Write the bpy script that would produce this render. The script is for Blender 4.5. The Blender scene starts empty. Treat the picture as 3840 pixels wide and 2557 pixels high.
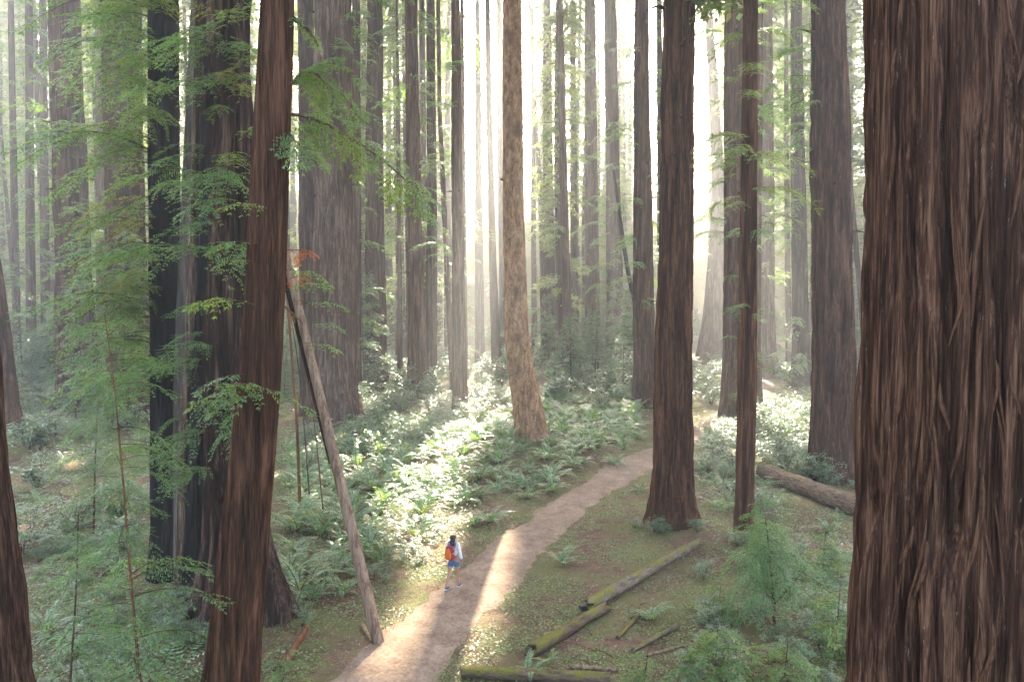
import bpy, math, random
import numpy as np
from mathutils import Vector, Matrix

rng = np.random.default_rng(11)
random.seed(11)
PI = math.pi
scene = bpy.context.scene
col = scene.collection

# ------------------------------------------------------------------ camera, sky, sun, exposure
CAM_H = 8.4
PITCH = math.radians(2.635)
F = 2987.0                      # focal length in pixels of the 3840 px wide photograph
cam = bpy.data.cameras.new('camera')
cam.lens = 28.0; cam.sensor_width = 36.0; cam.sensor_fit = 'HORIZONTAL'
cam.clip_start = 0.1; cam.clip_end = 3000
camo = bpy.data.objects.new('camera', cam); col.objects.link(camo)
camo.location = (0, 0, CAM_H); camo.rotation_euler = (PI/2 - PITCH, 0, 0)
scene.camera = camo

SUN_EL = math.radians(37.0); SUN_AZ = math.radians(4.0)
S = np.array([math.sin(SUN_AZ)*math.cos(SUN_EL), math.cos(SUN_AZ)*math.cos(SUN_EL), math.sin(SUN_EL)])
world = bpy.data.worlds.new('World'); scene.world = world; world.use_nodes = True
wn = world.node_tree.nodes; wl = world.node_tree.links
sky = wn.new('ShaderNodeTexSky'); sky.sky_type = 'NISHITA'; sky.sun_disc = False
sky.sun_elevation = SUN_EL; sky.sun_rotation = SUN_AZ
sky.air_density = 0.8; sky.dust_density = 4.0; sky.ozone_density = 0.6
bg = wn['Background']; bg.inputs['Strength'].default_value = 0.15
wl.new(sky.outputs[0], bg.inputs[0])
sun = bpy.data.lights.new('sun', 'SUN'); sun.energy = 5.0; sun.angle = math.radians(0.5); sun.color = (1.0, 0.90, 0.72)
suno = bpy.data.objects.new('sun', sun); col.objects.link(suno)
suno.rotation_euler = Vector(S).to_track_quat('Z', 'Y').to_euler(); suno.location = (10, 60, 60)

scene.view_settings.view_transform = 'Standard'; scene.view_settings.look = 'None'
scene.view_settings.gamma = 1.0; scene.view_settings.use_curve_mapping = False
scene.view_settings.exposure = 3.45
HAZE_DENSITY = 0.0012

scene.render.engine = 'CYCLES'
cy = scene.cycles
cy.use_denoising = True; cy.max_bounces = 8; cy.diffuse_bounces = 5; cy.glossy_bounces = 2
cy.transmission_bounces = 6; cy.volume_bounces = 1; cy.transparent_max_bounces = 8
cy.sample_clamp_indirect = 8.0; cy.caustics_reflective = False; cy.caustics_refractive = False

# ------------------------------------------------------------------ pixels to places
K = 3840/2355.0
CP, SP = math.cos(PITCH), math.sin(PITCH)
def ray(px, py):
    a = (px-1920)/F; b = (1278.5-py)/F
    return np.array([a, CP + b*SP, -SP + b*CP])
def gp(px, py, z=0.0):
    d = ray(px, py); t = (z-CAM_H)/d[2]
    return np.array([d[0]*t, d[1]*t, z])
def at(px, py, Y):
    d = ray(px, py); t = Y/d[1]
    return np.array([d[0]*t, Y, CAM_H + d[2]*t])
def g2(x, y): return gp(x*K, y*K)
def at2(x, y, Y): return at(x*K, y*K, Y)
def topx(p):
    """world points (N,3) -> pixels of the 2355 px wide view, depth"""
    p = np.asarray(p, float); y = p[..., 1]; z = p[..., 2]-CAM_H
    dep = y*CP - z*SP; up = y*SP + z*CP
    dd = np.maximum(dep, .01)
    return (1920 + F*p[..., 0]/dd)/K, (1278.5 - F*up/dd)/K, dep

# where gaps in the canopy let the sun reach the ground: outlines of the sunlit patches
LIT = [[(735,1620),(840,1420),(900,1340),(860,1270),(800,1200),(860,1130),(820,1080),(980,1040),(1090,1035),(1150,1060),
        (1090,1120),(1075,1165),(1160,1185),(1215,1215),(1228,1265),(1215,1390),(1200,1500),(1130,1640)],
       [(1015,970),(1110,965),(1130,1005),(1060,1015)],
       [(1065,925),(1135,920),(1140,945),(1080,950)],
       [(1180,1015),(1235,1020),(1230,1085),(1185,1090)],
       [(900,858),(962,855),(962,938),(910,938)],[(1010,850),(1030,850),(1032,900),(1015,900)],[(1072,850),(1128,848),(1136,925),(1085,928)],
       [(1400,1530),(1490,1500),(1500,1590),(1370,1600)],
       [(60,1035),(150,1035),(160,1085),(70,1090)],
       [(20,1010),(60,1010),(60,1030),(20,1030)]]
LIT += [[(700,1290),(790,1250),(800,1330),(720,1370)],[(690,1180),(740,1170),(750,1210),(700,1220)],[(1560,1290),(1590,1270),(1600,1300),(1570,1310)],[(1230,1440),(1300,1400),(1320,1420),(1240,1470)],[(1700,880),(1790,870),(1790,900),(1700,910)],[(1820,925),(1890,920),(1890,1000),(1800,1010)]]
LITG = [np.array([g2(*q)[:2] for q in poly]) for poly in LIT]
def in_poly(P, poly):
    x, y = P[:, 0], P[:, 1]; inside = np.zeros(len(P), bool); n = len(poly); j = n-1
    for i in range(n):
        xi, yi = poly[i]; xj, yj = poly[j]
        c = ((yi > y) != (yj > y)) & (x < (xj-xi)*(y-yi)/(yj-yi+1e-12)+xi)
        inside ^= c; j = i
    return inside
def lit_mask(P, jit=0.12):
    """does the sun ray through these world points reach a sunlit patch?"""
    P = np.atleast_2d(P); G = P[:, :2] - S[:2]*(P[:, 2]/S[2])[:, None]
    if jit: G = G + rng.normal(0, jit, G.shape)
    m = np.zeros(len(P), bool)
    for poly in LITG: m |= in_poly(G, poly)
    return m

# ------------------------------------------------------------------ noise
_tabs = {}
def vnoise(u, v, nu, seed):
    """value noise, periodic in u with integer period nu"""
    if (nu, seed) not in _tabs: _tabs[(nu, seed)] = np.random.default_rng(seed*977+nu).random((nu, 257))
    T = _tabs[(nu, seed)]
    iu = np.floor(u).astype(int); iv = np.floor(v).astype(int)
    fu = u-iu; fv = v-iv; fu = fu*fu*(3-2*fu); fv = fv*fv*(3-2*fv)
    a = iu % nu; b = (iu+1) % nu; c = iv % 257; d = (iv+1) % 257
    return (T[a, c]*(1-fu)+T[b, c]*fu)*(1-fv) + (T[a, d]*(1-fu)+T[b, d]*fu)*fv
def n2(x, y, s, seed): return vnoise(x/s+500, y/s+500, 1021, seed)

FEET = [tuple(gp(*q)[:2]) for q in ((2518,1960),(2788,2036),(3131,1808),(625,2180),(880,2330),(1262,1592),(2752,1600))]
def hgt(x, y):
    x = np.asarray(x, float); y = np.asarray(y, float)
    t = np.clip((y-125)/60, 0, 1)
    hill = 0.42*np.maximum(y-125, 0)*t*t*(3-2*t)
    hill = 60*np.tanh(hill/60.)
    side = np.clip((np.abs(x)-60)/80, 0, 1); hill = hill + 6*side*side
    far = np.clip((np.hypot(x, y)-12)/50, 0.25, 1)
    mound = 1.0*np.exp(-((x-1.0)**2+(y-43.6)**2)/(2*3.6**2))
    for bx, by in FEET: mound = mound + .28*np.exp(-((x-bx)**2+(y-by)**2)/(2*1.25**2))
    return hill + mound + far*(0.30*(n2(x, y, 7.0, 1)-.5) + 0.12*(n2(x, y, 2.1, 2)-.5)) - .0

# ------------------------------------------------------------------ mesh helpers
def mesh_np(name, V, Fc, mats, midx=None, smooth=False):
    V = np.asarray(V, np.float32); me = bpy.data.meshes.new(name)
    if isinstance(Fc, np.ndarray): groups = [Fc]
    else: groups = [np.asarray(f) for f in Fc if len(f)]
    tot = np.concatenate([np.full(len(g), g.shape[1], np.int32) for g in groups])
    loops = np.concatenate([g.reshape(-1) for g in groups]).astype(np.int32)
    me.vertices.add(len(V)); me.vertices.foreach_set('co', V.reshape(-1))
    me.loops.add(len(loops)); me.loops.foreach_set('vertex_index', loops)
    me.polygons.add(len(tot))
    st = np.zeros(len(tot), np.int32); st[1:] = np.cumsum(tot)[:-1]
    me.polygons.foreach_set('loop_start', st)
    try: me.polygons.foreach_set('loop_total', tot)
    except Exception: pass
    for m in (mats if isinstance(mats, (list, tuple)) else [mats]): me.materials.append(m)
    if midx is not None: me.polygons.foreach_set('material_index', np.asarray(midx, np.int32))
    if smooth is True: me.polygons.foreach_set('use_smooth', np.ones(len(tot), bool))
    elif smooth is not False: me.polygons.foreach_set('use_smooth', np.asarray(smooth, bool))
    me.update(calc_edges=True)
    return me
def add(name, me, parent=None, loc=(0,0,0)):
    o = bpy.data.objects.new(name, me); col.objects.link(o); o.location = loc
    if parent is not None: o.parent = parent
    return o
def thing(name, label, cat, loc=(0,0,0), group=None, rotz=0.0):
    o = bpy.data.objects.new(name, None); col.objects.link(o); o.empty_display_size = .2
    o.location = tuple(loc); o.rotation_euler = (0, 0, rotz); tag(o, label, cat, group); return o
def tag(o, label=None, cat=None, group=None, kind=None):
    if label: o['label'] = label
    if cat: o['category'] = cat
    if group: o['group'] = group
    if kind: o['kind'] = kind
    return o
class MB:
    """gathers tubes and leaf blades, then makes one mesh"""
    def __init__(s): s.V = []; s.q = []; s.n = 0; s.mi = []; s.sm = []
    def grid(s, P, mi=0, closed=True, smooth=True):
        P = np.asarray(P, float); a, b = P.shape[:2]
        i = np.arange(a-1)[:, None]; j = np.arange(b if closed else b-1)[None, :]; jn = (j+1) % b
        q = np.stack([i*b+j+0*jn, i*b+jn, (i+1)*b+jn, (i+1)*b+j+0*jn], -1).reshape(-1, 4)+s.n
        s.V.append(P.reshape(-1, 3)); s.n += a*b; s.q.append(q); s.mi.append(np.full(len(q), mi)); s.sm.append(np.full(len(q), smooth))
    def tube(s, pts, rad, nseg=6, mi=0, cap=False):
        pts = np.asarray(pts, float); rad = np.broadcast_to(np.asarray(rad, float), (len(pts),)).copy()
        if cap:
            pts = np.concatenate([pts[:1], pts, pts[-1:]]); rad = np.concatenate([[rad[0]*.02], rad, [rad[-1]*.02]])
        t = np.gradient(pts, axis=0) if len(pts) > 1 else np.array([[0, 0, 1.]])
        if cap: t[0] = pts[2]-pts[1]; t[1] = t[0]; t[-1] = pts[-2]-pts[-3]; t[-2] = t[-1]
        t /= np.linalg.norm(t, axis=1)[:, None]+1e-9
        ref = np.array([0, 0, 1.]) if abs(t.mean(0)[2]) < .8 else np.array([1., 0, 0])
        u = np.cross(t, ref); u /= np.linalg.norm(u, axis=1)[:, None]+1e-9; w = np.cross(t, u)
        th = np.arange(nseg)/nseg*2*PI
        P = pts[:, None]+rad[:, None, None]*(np.cos(th)[None, :, None]*u[:, None]+np.sin(th)[None, :, None]*w[:, None])
        s.grid(P, mi)
    def blades(s, B, D, N, L, W, mi=0, mid=.45):
        """leaf blades: base B, direction D, normal N, length, width"""
        B = np.asarray(B, float); D = D/(np.linalg.norm(D, axis=1)[:, None]+1e-9)
        side = np.cross(D, N); side /= np.linalg.norm(side, axis=1)[:, None]+1e-9
        L = np.broadcast_to(L, (len(B),))[:, None]; W = np.broadcast_to(W, (len(B),))[:, None]
        m = B+D*L*mid; P = np.stack([B, m+side*W*.5, B+D*L, m-side*W*.5], 1)
        q = np.arange(len(B)*4).reshape(-1, 4)+s.n
        s.V.append(P.reshape(-1, 3)); s.n += len(B)*4; s.q.append(q); s.mi.append(np.full(len(B), mi)); s.sm.append(np.zeros(len(B), bool))
    def mesh(s, name, mats):
        return mesh_np(name, np.concatenate(s.V), np.concatenate(s.q), mats, np.concatenate(s.mi), np.concatenate(s.sm))

# ------------------------------------------------------------------ materials
def newmat(name):
    m = bpy.data.materials.new(name); m.use_nodes = True
    nt = m.node_tree; n = nt.nodes; p = n['Principled BSDF']; p.inputs['Roughness'].default_value = .9
    p.inputs['Specular IOR Level'].default_value = .08
    return m, n, nt.links, p
def coords(n, l, scale, kind='Object'):
    tc = n.new('ShaderNodeTexCoord'); mp = n.new('ShaderNodeMapping'); mp.inputs['Scale'].default_value = scale
    l.new(tc.outputs[kind], mp.inputs['Vector']); return mp.outputs[0]
def noise(n, l, vec, scale, detail=4, rough=.6, dist=0):
    t = n.new('ShaderNodeTexNoise'); t.inputs['Scale'].default_value = scale; t.inputs['Detail'].default_value = detail
    t.inputs['Roughness'].default_value = rough; t.inputs['Distortion'].default_value = dist
    l.new(vec, t.inputs['Vector']); return t.outputs['Fac']
def ramp(n, l, fac, stops):
    r = n.new('ShaderNodeValToRGB'); e = r.color_ramp.elements
    e[0].position, e[0].color = stops[0][0], (*stops[0][1], 1); e[1].position, e[1].color = stops[-1][0], (*stops[-1][1], 1)
    for pos, c in stops[1:-1]:
        k = e.new(pos); k.color = (*c, 1)
    l.new(fac, r.inputs[0]); return r.outputs[0]
def mixc(n, l, fac, a, b, mode='MIX'):
    m = n.new('ShaderNodeMix'); m.data_type = 'RGBA'; m.blend_type = mode
    if isinstance(fac, (int, float)): m.inputs[0].default_value = fac
    else: l.new(fac, m.inputs[0])
    for s, v in ((6, a), (7, b)):
        if isinstance(v, tuple): m.inputs[s].default_value = (*v, 1)
        else: l.new(v, m.inputs[s])
    return m.outputs[2]
def bump(n, l, p, h, strength, dist):
    b = n.new('ShaderNodeBump'); b.inputs['Strength'].default_value = strength; b.inputs['Distance'].default_value = dist
    l.new(h, b.inputs['Height']); l.new(b.outputs[0], p.inputs['Normal'])
def math_(n, l, op, a, b):
    m = n.new('ShaderNodeMath'); m.operation = op
    for i, v in enumerate((a, b)):
        if isinstance(v, (int, float)): m.inputs[i].default_value = v
        else: l.new(v, m.inputs[i])
    return m.outputs[0]

def bark(name, dark, mid, light, fleck=None, fine=1.0, moss=None, vary=.25, zs=1.0):
    m, n, l, p = newmat(name)
    v1 = coords(n, l, (3.2*fine, 3.2*fine, .22*zs)); v2 = coords(n, l, (16*fine, 16*fine, .8*zs)); v3 = coords(n, l, (.5, .5, .35))
    a = noise(n, l, v1, 1.6, 5, .62, .4); b = noise(n, l, v2, 1.7, 5, .65, .3); c = noise(n, l, v3, 1.0, 3)
    f = math_(n, l, 'ADD', math_(n, l, 'MULTIPLY', a, .6), math_(n, l, 'MULTIPLY', b, .5))
    colr = ramp(n, l, f, [(.455, dark), (.555, mid), (.66, light)])
    colr = mixc(n, l, math_(n, l, 'MULTIPLY', c, .45), colr, tuple(x*.8+y*.2 for x, y in zip(mid, (.12, .11, .10))))
    if fleck:
        v4 = coords(n, l, (11, 11, 1.3)); g = noise(n, l, v4, 2.2, 6, .75)
        colr = mixc(n, l, ramp(n, l, g, [(.635, (0, 0, 0)), (.72, (.7, .7, .7))]), colr, fleck)
    if moss:
        v5 = coords(n, l, (1.2, 1.2, .5)); g = noise(n, l, v5, 1.4, 4)
        colr = mixc(n, l, ramp(n, l, g, [(.5, (0, 0, 0)), (.68, (.7, .7, .7))]), colr, moss)
    oi = n.new('ShaderNodeObjectInfo'); hs = n.new('ShaderNodeHueSaturation')
    k = n.new('ShaderNodeMapRange'); k.inputs[3].default_value = 1-vary; k.inputs[4].default_value = 1+vary
    l.new(oi.outputs['Random'], k.inputs[0]); l.new(k.outputs[0], hs.inputs['Value']); l.new(colr, hs.inputs['Color'])
    l.new(hs.outputs[0], p.inputs['Base Color']); p.inputs['Specular IOR Level'].default_value = 0.0
    bump(n, l, p, f, 1.0, .05)
    return m
M = {}
M['bark'] = bark('redwood_bark', (.004, .002, .0014), (.052, .025, .0145), (.165, .092, .056))
M['bark_red'] = bark('redwood_bark_red', (.003, .0015, .001), (.044, .0185, .009), (.130, .062, .033), fine=1.3, vary=.05)
M['bark_big'] = bark('redwood_bark_fibrous', (.004, .0016, .001), (.048, .021, .011), (.165, .088, .051), fleck=(.42, .37, .32), fine=1.8, vary=0, zs=1.1)
M['bark_dark'] = bark('dark_rough_bark', (.004, .002, .0014), (.030, .0155, .0095), (.100, .058, .038), fine=1.7, vary=0, zs=2.2)
M['bark_grey'] = bark('redwood_bark_grey', (.008, .005, .004), (.056, .033, .022), (.170, .115, .082))
M['char'] = bark('charred_bark', (.003, .003, .0035), (.010, .009, .009), (.040, .034, .032), fine=.8, vary=0)
M['char_brown'] = bark('half_charred_bark', (.003, .002, .0018), (.024, .0125, .0085), (.125, .078, .056), fine=.8, vary=0)
M['pale'] = bark('pale_flaking_bark', (.070, .036, .018), (.235, .130, .066), (.38, .25, .15), fine=1.0, vary=0, zs=5.0, moss=(.085, .055, .035))
M['wood'] = bark('weathered_wood', (.085, .052, .032), (.21, .138, .088), (.33, .235, .165), fine=1.6, vary=.1)
M['snag'] = bark('grey_dead_wood', (.04, .032, .026), (.085, .070, .058), (.16, .14, .12), fine=1.5, vary=.1)
M['twig'] = bark('twig_bark', (.035, .02, .014), (.075, .045, .03), (.13, .085, .06), vary=.2)
M['red_stem'] = bark('red_brown_stem', (.06, .026, .012), (.13, .058, .028), (.20, .10, .055), vary=.1)

def leafmat(name, c, t, var=.35, hue=.03, tr=.42, rough=.45, spec=.35, alt=None):
    m, n, l, p = newmat(name)
    g = n.new('ShaderNodeNewGeometry'); oi = n.new('ShaderNodeObjectInfo')
    hs = n.new('ShaderNodeHueSaturation'); ht = n.new('ShaderNodeHueSaturation')
    k = n.new('ShaderNodeMapRange'); k.inputs[3].default_value = 1-var; k.inputs[4].default_value = 1+var
    h = n.new('ShaderNodeMapRange'); h.inputs[3].default_value = .5-hue; h.inputs[4].default_value = .5+hue
    l.new(g.outputs['Random Per Island'], k.inputs[0])
    l.new(math_(n, l, 'FRACT', math_(n, l, 'ADD', math_(n, l, 'MULTIPLY', g.outputs['Random Per Island'], 7.3), oi.outputs['Random']), 0), h.inputs[0])
    ca, ct = c, t
    for x, cc, tint in ((hs, ca, 0), (ht, ct, 1)):
        l.new(k.outputs[0], x.inputs['Value']); l.new(h.outputs[0], x.inputs['Hue'])
        if alt:
            f = ramp(n, l, math_(n, l, 'FRACT', math_(n, l, 'MULTIPLY', g.outputs['Random Per Island'], 13.7), 0), [(alt[1], (0, 0, 0)), (alt[1]+.02, (1, 1, 1))])
            o = mixc(n, l, f, cc, alt[0]); l.new(o, x.inputs['Color'])
        else: x.inputs['Color'].default_value = (*cc, 1)
    l.new(hs.outputs[0], p.inputs['Base Color']); p.inputs['Roughness'].default_value = rough; p.inputs['Specular IOR Level'].default_value = spec
    tl = n.new('ShaderNodeBsdfTranslucent'); l.new(ht.outputs[0], tl.inputs[0])
    mx = n.new('ShaderNodeMixShader'); mx.inputs[0].default_value = tr
    l.new(p.outputs[0], mx.inputs[1]); l.new(tl.outputs[0], mx.inputs[2])
    l.new(mx.outputs[0], n['Material Output'].inputs['Surface'])
    return m
M['needles'] = leafmat('redwood_needles', (.080, .150, .050), (.19, .33, .05), alt=((.17, .12, .05), .95))
M['needles_bright'] = leafmat('bright_redwood_needles', (.105, .165, .042), (.27, .38, .05), alt=((.20, .13, .04), .93))
M['needles_yellow'] = leafmat('yellowing_needles', (.20, .19, .035), (.34, .30, .05))
M['needles_rust'] = leafmat('rust_red_needles', (.36, .115, .05), (.42, .13, .05))
M['understorey'] = leafmat('understorey_needles', (.090, .145, .080), (.13, .21, .07), tr=.4, alt=((.20, .19, .06), .93))
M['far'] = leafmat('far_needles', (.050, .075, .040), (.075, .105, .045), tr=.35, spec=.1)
M['crown'] = leafmat('canopy_needles', (.090, .130, .055), (.30, .37, .11), tr=.55, alt=((.24, .21, .06), .90))
M['fern'] = leafmat('sword_fern_frond', (.125, .195, .090), (.24, .36, .08), hue=.045, tr=.35, rough=.38, spec=.5)
M['fern_old'] = leafmat('yellowing_fern_frond', (.17, .175, .06), (.27, .30, .06), tr=.35)
M['fern_dead'] = leafmat('dead_fern_frond', (.14, .075, .035), (.16, .08, .03))
M['shrub'] = leafmat('huckleberry_leaves', (.100, .155, .080), (.18, .28, .08), tr=.32, rough=.30, spec=.85, alt=((.17, .16, .06), .94))
M['sorrel'] = leafmat('sorrel_leaves', (.10, .155, .045), (.18, .26, .05), tr=.3, alt=((.22, .18, .06), .92))
M['litter'] = leafmat('fallen_litter', (.17, .095, .055), (.16, .08, .04), var=.6, tr=.1, rough=.8, alt=((.32, .22, .15), .86))

def groundmat(name, stops, scale, bs, bd, speck=None, patch=None):
    m, n, l, p = newmat(name)
    v = coords(n, l, (1, 1, 1)); a = noise(n, l, v, scale, 8, .72); b = noise(n, l, v, scale*9, 4, .7)
    f = math_(n, l, 'ADD', math_(n, l, 'MULTIPLY', a, .5), math_(n, l, 'MULTIPLY', b, .5))
    c = ramp(n, l, f, stops)
    if patch:
        g = noise(n, l, v, .55, 6, .65); c = mixc(n, l, ramp(n, l, g, [(.41, (0, 0, 0)), (.56, (.85, .85, .85))]), c, patch)
    if speck:
        vo = n.new('ShaderNodeTexVoronoi'); vo.inputs['Scale'].default_value = 26; l.new(v, vo.inputs['Vector'])
        g = ramp(n, l, vo.outputs['Distance'], [(.10, (1, 1, 1)), (.22, (0, 0, 0))])
        k = mixc(n, l, 1.0, g, ramp(n, l, noise(n, l, v, 5, 3), [(.45, (0, 0, 0)), (.6, (.8, .8, .8))]), 'MULTIPLY')
        c = mixc(n, l, k, c, speck)
    l.new(c, p.inputs['Base Color']); bump(n, l, p, f, bs, bd)
    return m
M['ground'] = groundmat('forest_floor', [(.34, (.040, .024, .016)), (.5, (.105, .062, .040)), (.66, (.22, .145, .10))], 2.2, 1.0, .06, speck=(.30, .19, .12), patch=(.098, .102, .036))
M['path'] = groundmat('packed_path_soil', [(.34, (.085, .050, .032)), (.5, (.170, .118, .080)), (.66, (.285, .21, .15))], 1.3, .7, .02, speck=(.38, .20, .12))

def mossmat(name, wood, moss, lo=.05, hi=.55, seedoff=0):
    m, n, l, p = newmat(name)
    v = coords(n, l, (2.2, 9, 9)); a = noise(n, l, v, 1.5, 6, .65); v2 = coords(n, l, (1, 1, 1)); b = noise(n, l, v2, 3.2, 5, .65); c2 = noise(n, l, v2, 30, 3, .7)
    wc = ramp(n, l, a, [(.35, tuple(x*.35 for x in wood)), (.55, wood), (.72, tuple(min(1, x*1.7) for x in wood))])
    mc = ramp(n, l, c2, [(.3, tuple(x*.45 for x in moss)), (.7, tuple(x*1.25 for x in moss))])
    g = n.new('ShaderNodeNewGeometry'); sx = n.new('ShaderNodeSeparateXYZ'); l.new(g.outputs['Normal'], sx.inputs[0])
    f = math_(n, l, 'ADD', math_(n, l, 'MULTIPLY', sx.outputs['Z'], .55), math_(n, l, 'MULTIPLY', math_(n, l, 'SUBTRACT', b, .5), 2.6))
    fac = ramp(n, l, f, [(lo, (0, 0, 0)), (hi, (1, 1, 1))])
    l.new(mixc(n, l, fac, wc, mc), p.inputs['Base Color'])
    bump(n, l, p, math_(n, l, 'ADD', a, c2), 1.0, .03)
    return m
M['moss_log'] = mossmat('mossy_log', (.15, .115, .085), (.150, .132, .028), .22, .68)
M['moss_log2'] = mossmat('mossy_log_dark', (.11, .075, .05), (.130, .118, .026), .14, .62)
M['bare_log'] = mossmat('bare_weathered_log', (.16, .108, .072), (.10, .09, .03), .5, .9)
def flat(name, c, rough=.8, spec=.3):
    m, n, l, p = newmat(name); v = coords(n, l, (1, 1, 1)); a = noise(n, l, v, 22, 4)
    l.new(ramp(n, l, a, [(.3, tuple(x*.8 for x in c)), (.7, tuple(min(1, x*1.15) for x in c))]), p.inputs['Base Color'])
    p.inputs['Roughness'].default_value = rough; p.inputs['Specular IOR Level'].default_value = spec; return m
M['skin'] = flat('skin', (.34, .175, .105), .5); M['hair'] = flat('black_hair', (.018, .014, .014), .45, .4)
M['shirt'] = flat('white_cotton', (.52, .50, .49)); M['denim'] = flat('blue_denim', (.075, .115, .20)); M['denim_hem'] = flat('frayed_denim_hem', (.20, .26, .36))
M['shoe'] = flat('grey_shoe', (.07, .075, .09)); M['sole'] = flat('white_sole', (.40, .39, .37)); M['pack'] = flat('maroon_nylon', (.22, .018, .035), .55); M['pack_o'] = flat('orange_nylon', (.52, .11, .02), .55)
M['strap'] = flat('dark_webbing', (.05, .04, .07)); M['blue'] = flat('blue_band', (.10, .14, .45)); M['yellow'] = flat('yellow_cord', (.75, .62, .06))
M['eye'] = flat('eye', (.05, .03, .02), .2)

# ------------------------------------------------------------------ ground and path
def axis(lo, hi, step, far, g=1.16):
    a = list(np.arange(lo, hi+1e-6, step)); s = step; x = hi
    while x < far[1]: s *= g; x += s; a.append(x)
    s = step; x = lo; b = []
    while x > far[0]: s *= g; x -= s; b.append(x)
    return np.array(b[::-1]+a)
gx = axis(-20, 20, .28, (-460, 460)); gy = axis(13, 46, .28, (-140, 620), 1.13)
X, Y = np.meshgrid(gx, gy); Z = hgt(X, Y)
gmb = MB(); gmb.grid(np.stack([X, Y, Z], -1), closed=False); gmb.V[0] = gmb.V[0].astype(float)
ground = add('ground', gmb.mesh('ground', M['ground'])); tag(ground, kind='structure')

PATHPX = [(760,1720),(893,1568),(962,1480),(1035,1400),(1112,1345),(1175,1268),(1262,1200),(1330,1150),(1415,1100),(1495,1060),(1590,1000),(1655,960),(1745,915),(1762,890),(1740,868),(1700,850)]
pc = np.array([g2(*q)[:2] for q in PATHPX]); 
def resample(P, step):
    P = np.asarray(P, float)
    for _ in range(3):
        Q = np.empty((2*len(P), P.shape[1])); Q[0] = P[0]; Q[-1] = P[-1]
        Q[1:-1:2] = P[:-1]*.75+P[1:]*.25; Q[2::2] = P[:-1]*.25+P[1:]*.75; P = Q
    s = np.r_[0, np.cumsum(np.linalg.norm(np.diff(P, axis=0), axis=1))]; t = np.arange(0, s[-1], step)
    return np.stack([np.interp(t, s, P[:, k]) for k in range(P.shape[1])], 1)
pl = resample(pc, .3)
tg = np.gradient(pl, axis=0); tg /= np.linalg.norm(tg, axis=1)[:, None]; nr = np.stack([-tg[:, 1], tg[:, 0]], 1)
us = np.linspace(-1, 1, 13); sarc = np.arange(len(pl))*.3
hw = np.interp(pl[:, 1], [14, 22, 30, 60], [1.32, 1.12, 1.02, 1.15])
wl_ = hw+.30*(n2(sarc, 0*sarc, 2.3, 5)-.5)+.30*(n2(sarc, 0*sarc, .35, 6)-.5); wr_ = hw+.30*(n2(sarc, 0*sarc, 2.4, 7)-.5)+.30*(n2(sarc, 0*sarc, .35, 8)-.5)
off = np.where(us[None] < 0, us[None]*wr_[:, None], us[None]*wl_[:, None])
PP = pl[:, None]+nr[:, None]*off[..., None]
def path_dist(x, y):
    P = np.stack([np.ravel(x), np.ravel(y)], 1); d = np.full(len(P), 1e9)
    for k in range(0, len(pl), 2): d = np.minimum(d, np.hypot(P[:, 0]-pl[k, 0], P[:, 1]-pl[k, 1]))
    return d
# the trodden path lies flush, so it is lifted just clear of the ground's facets and sinks at both edges
gd = hgt(PP[..., 0], PP[..., 1])+.045*(1-np.abs(us[None])**4)-.02*(np.abs(us[None])**8)
pmb = MB(); pmb.grid(np.concatenate([PP, gd[..., None]], -1)[:, ::-1], closed=False)
tag(add('path', pmb.mesh('path', M['path'])), kind='structure')

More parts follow.
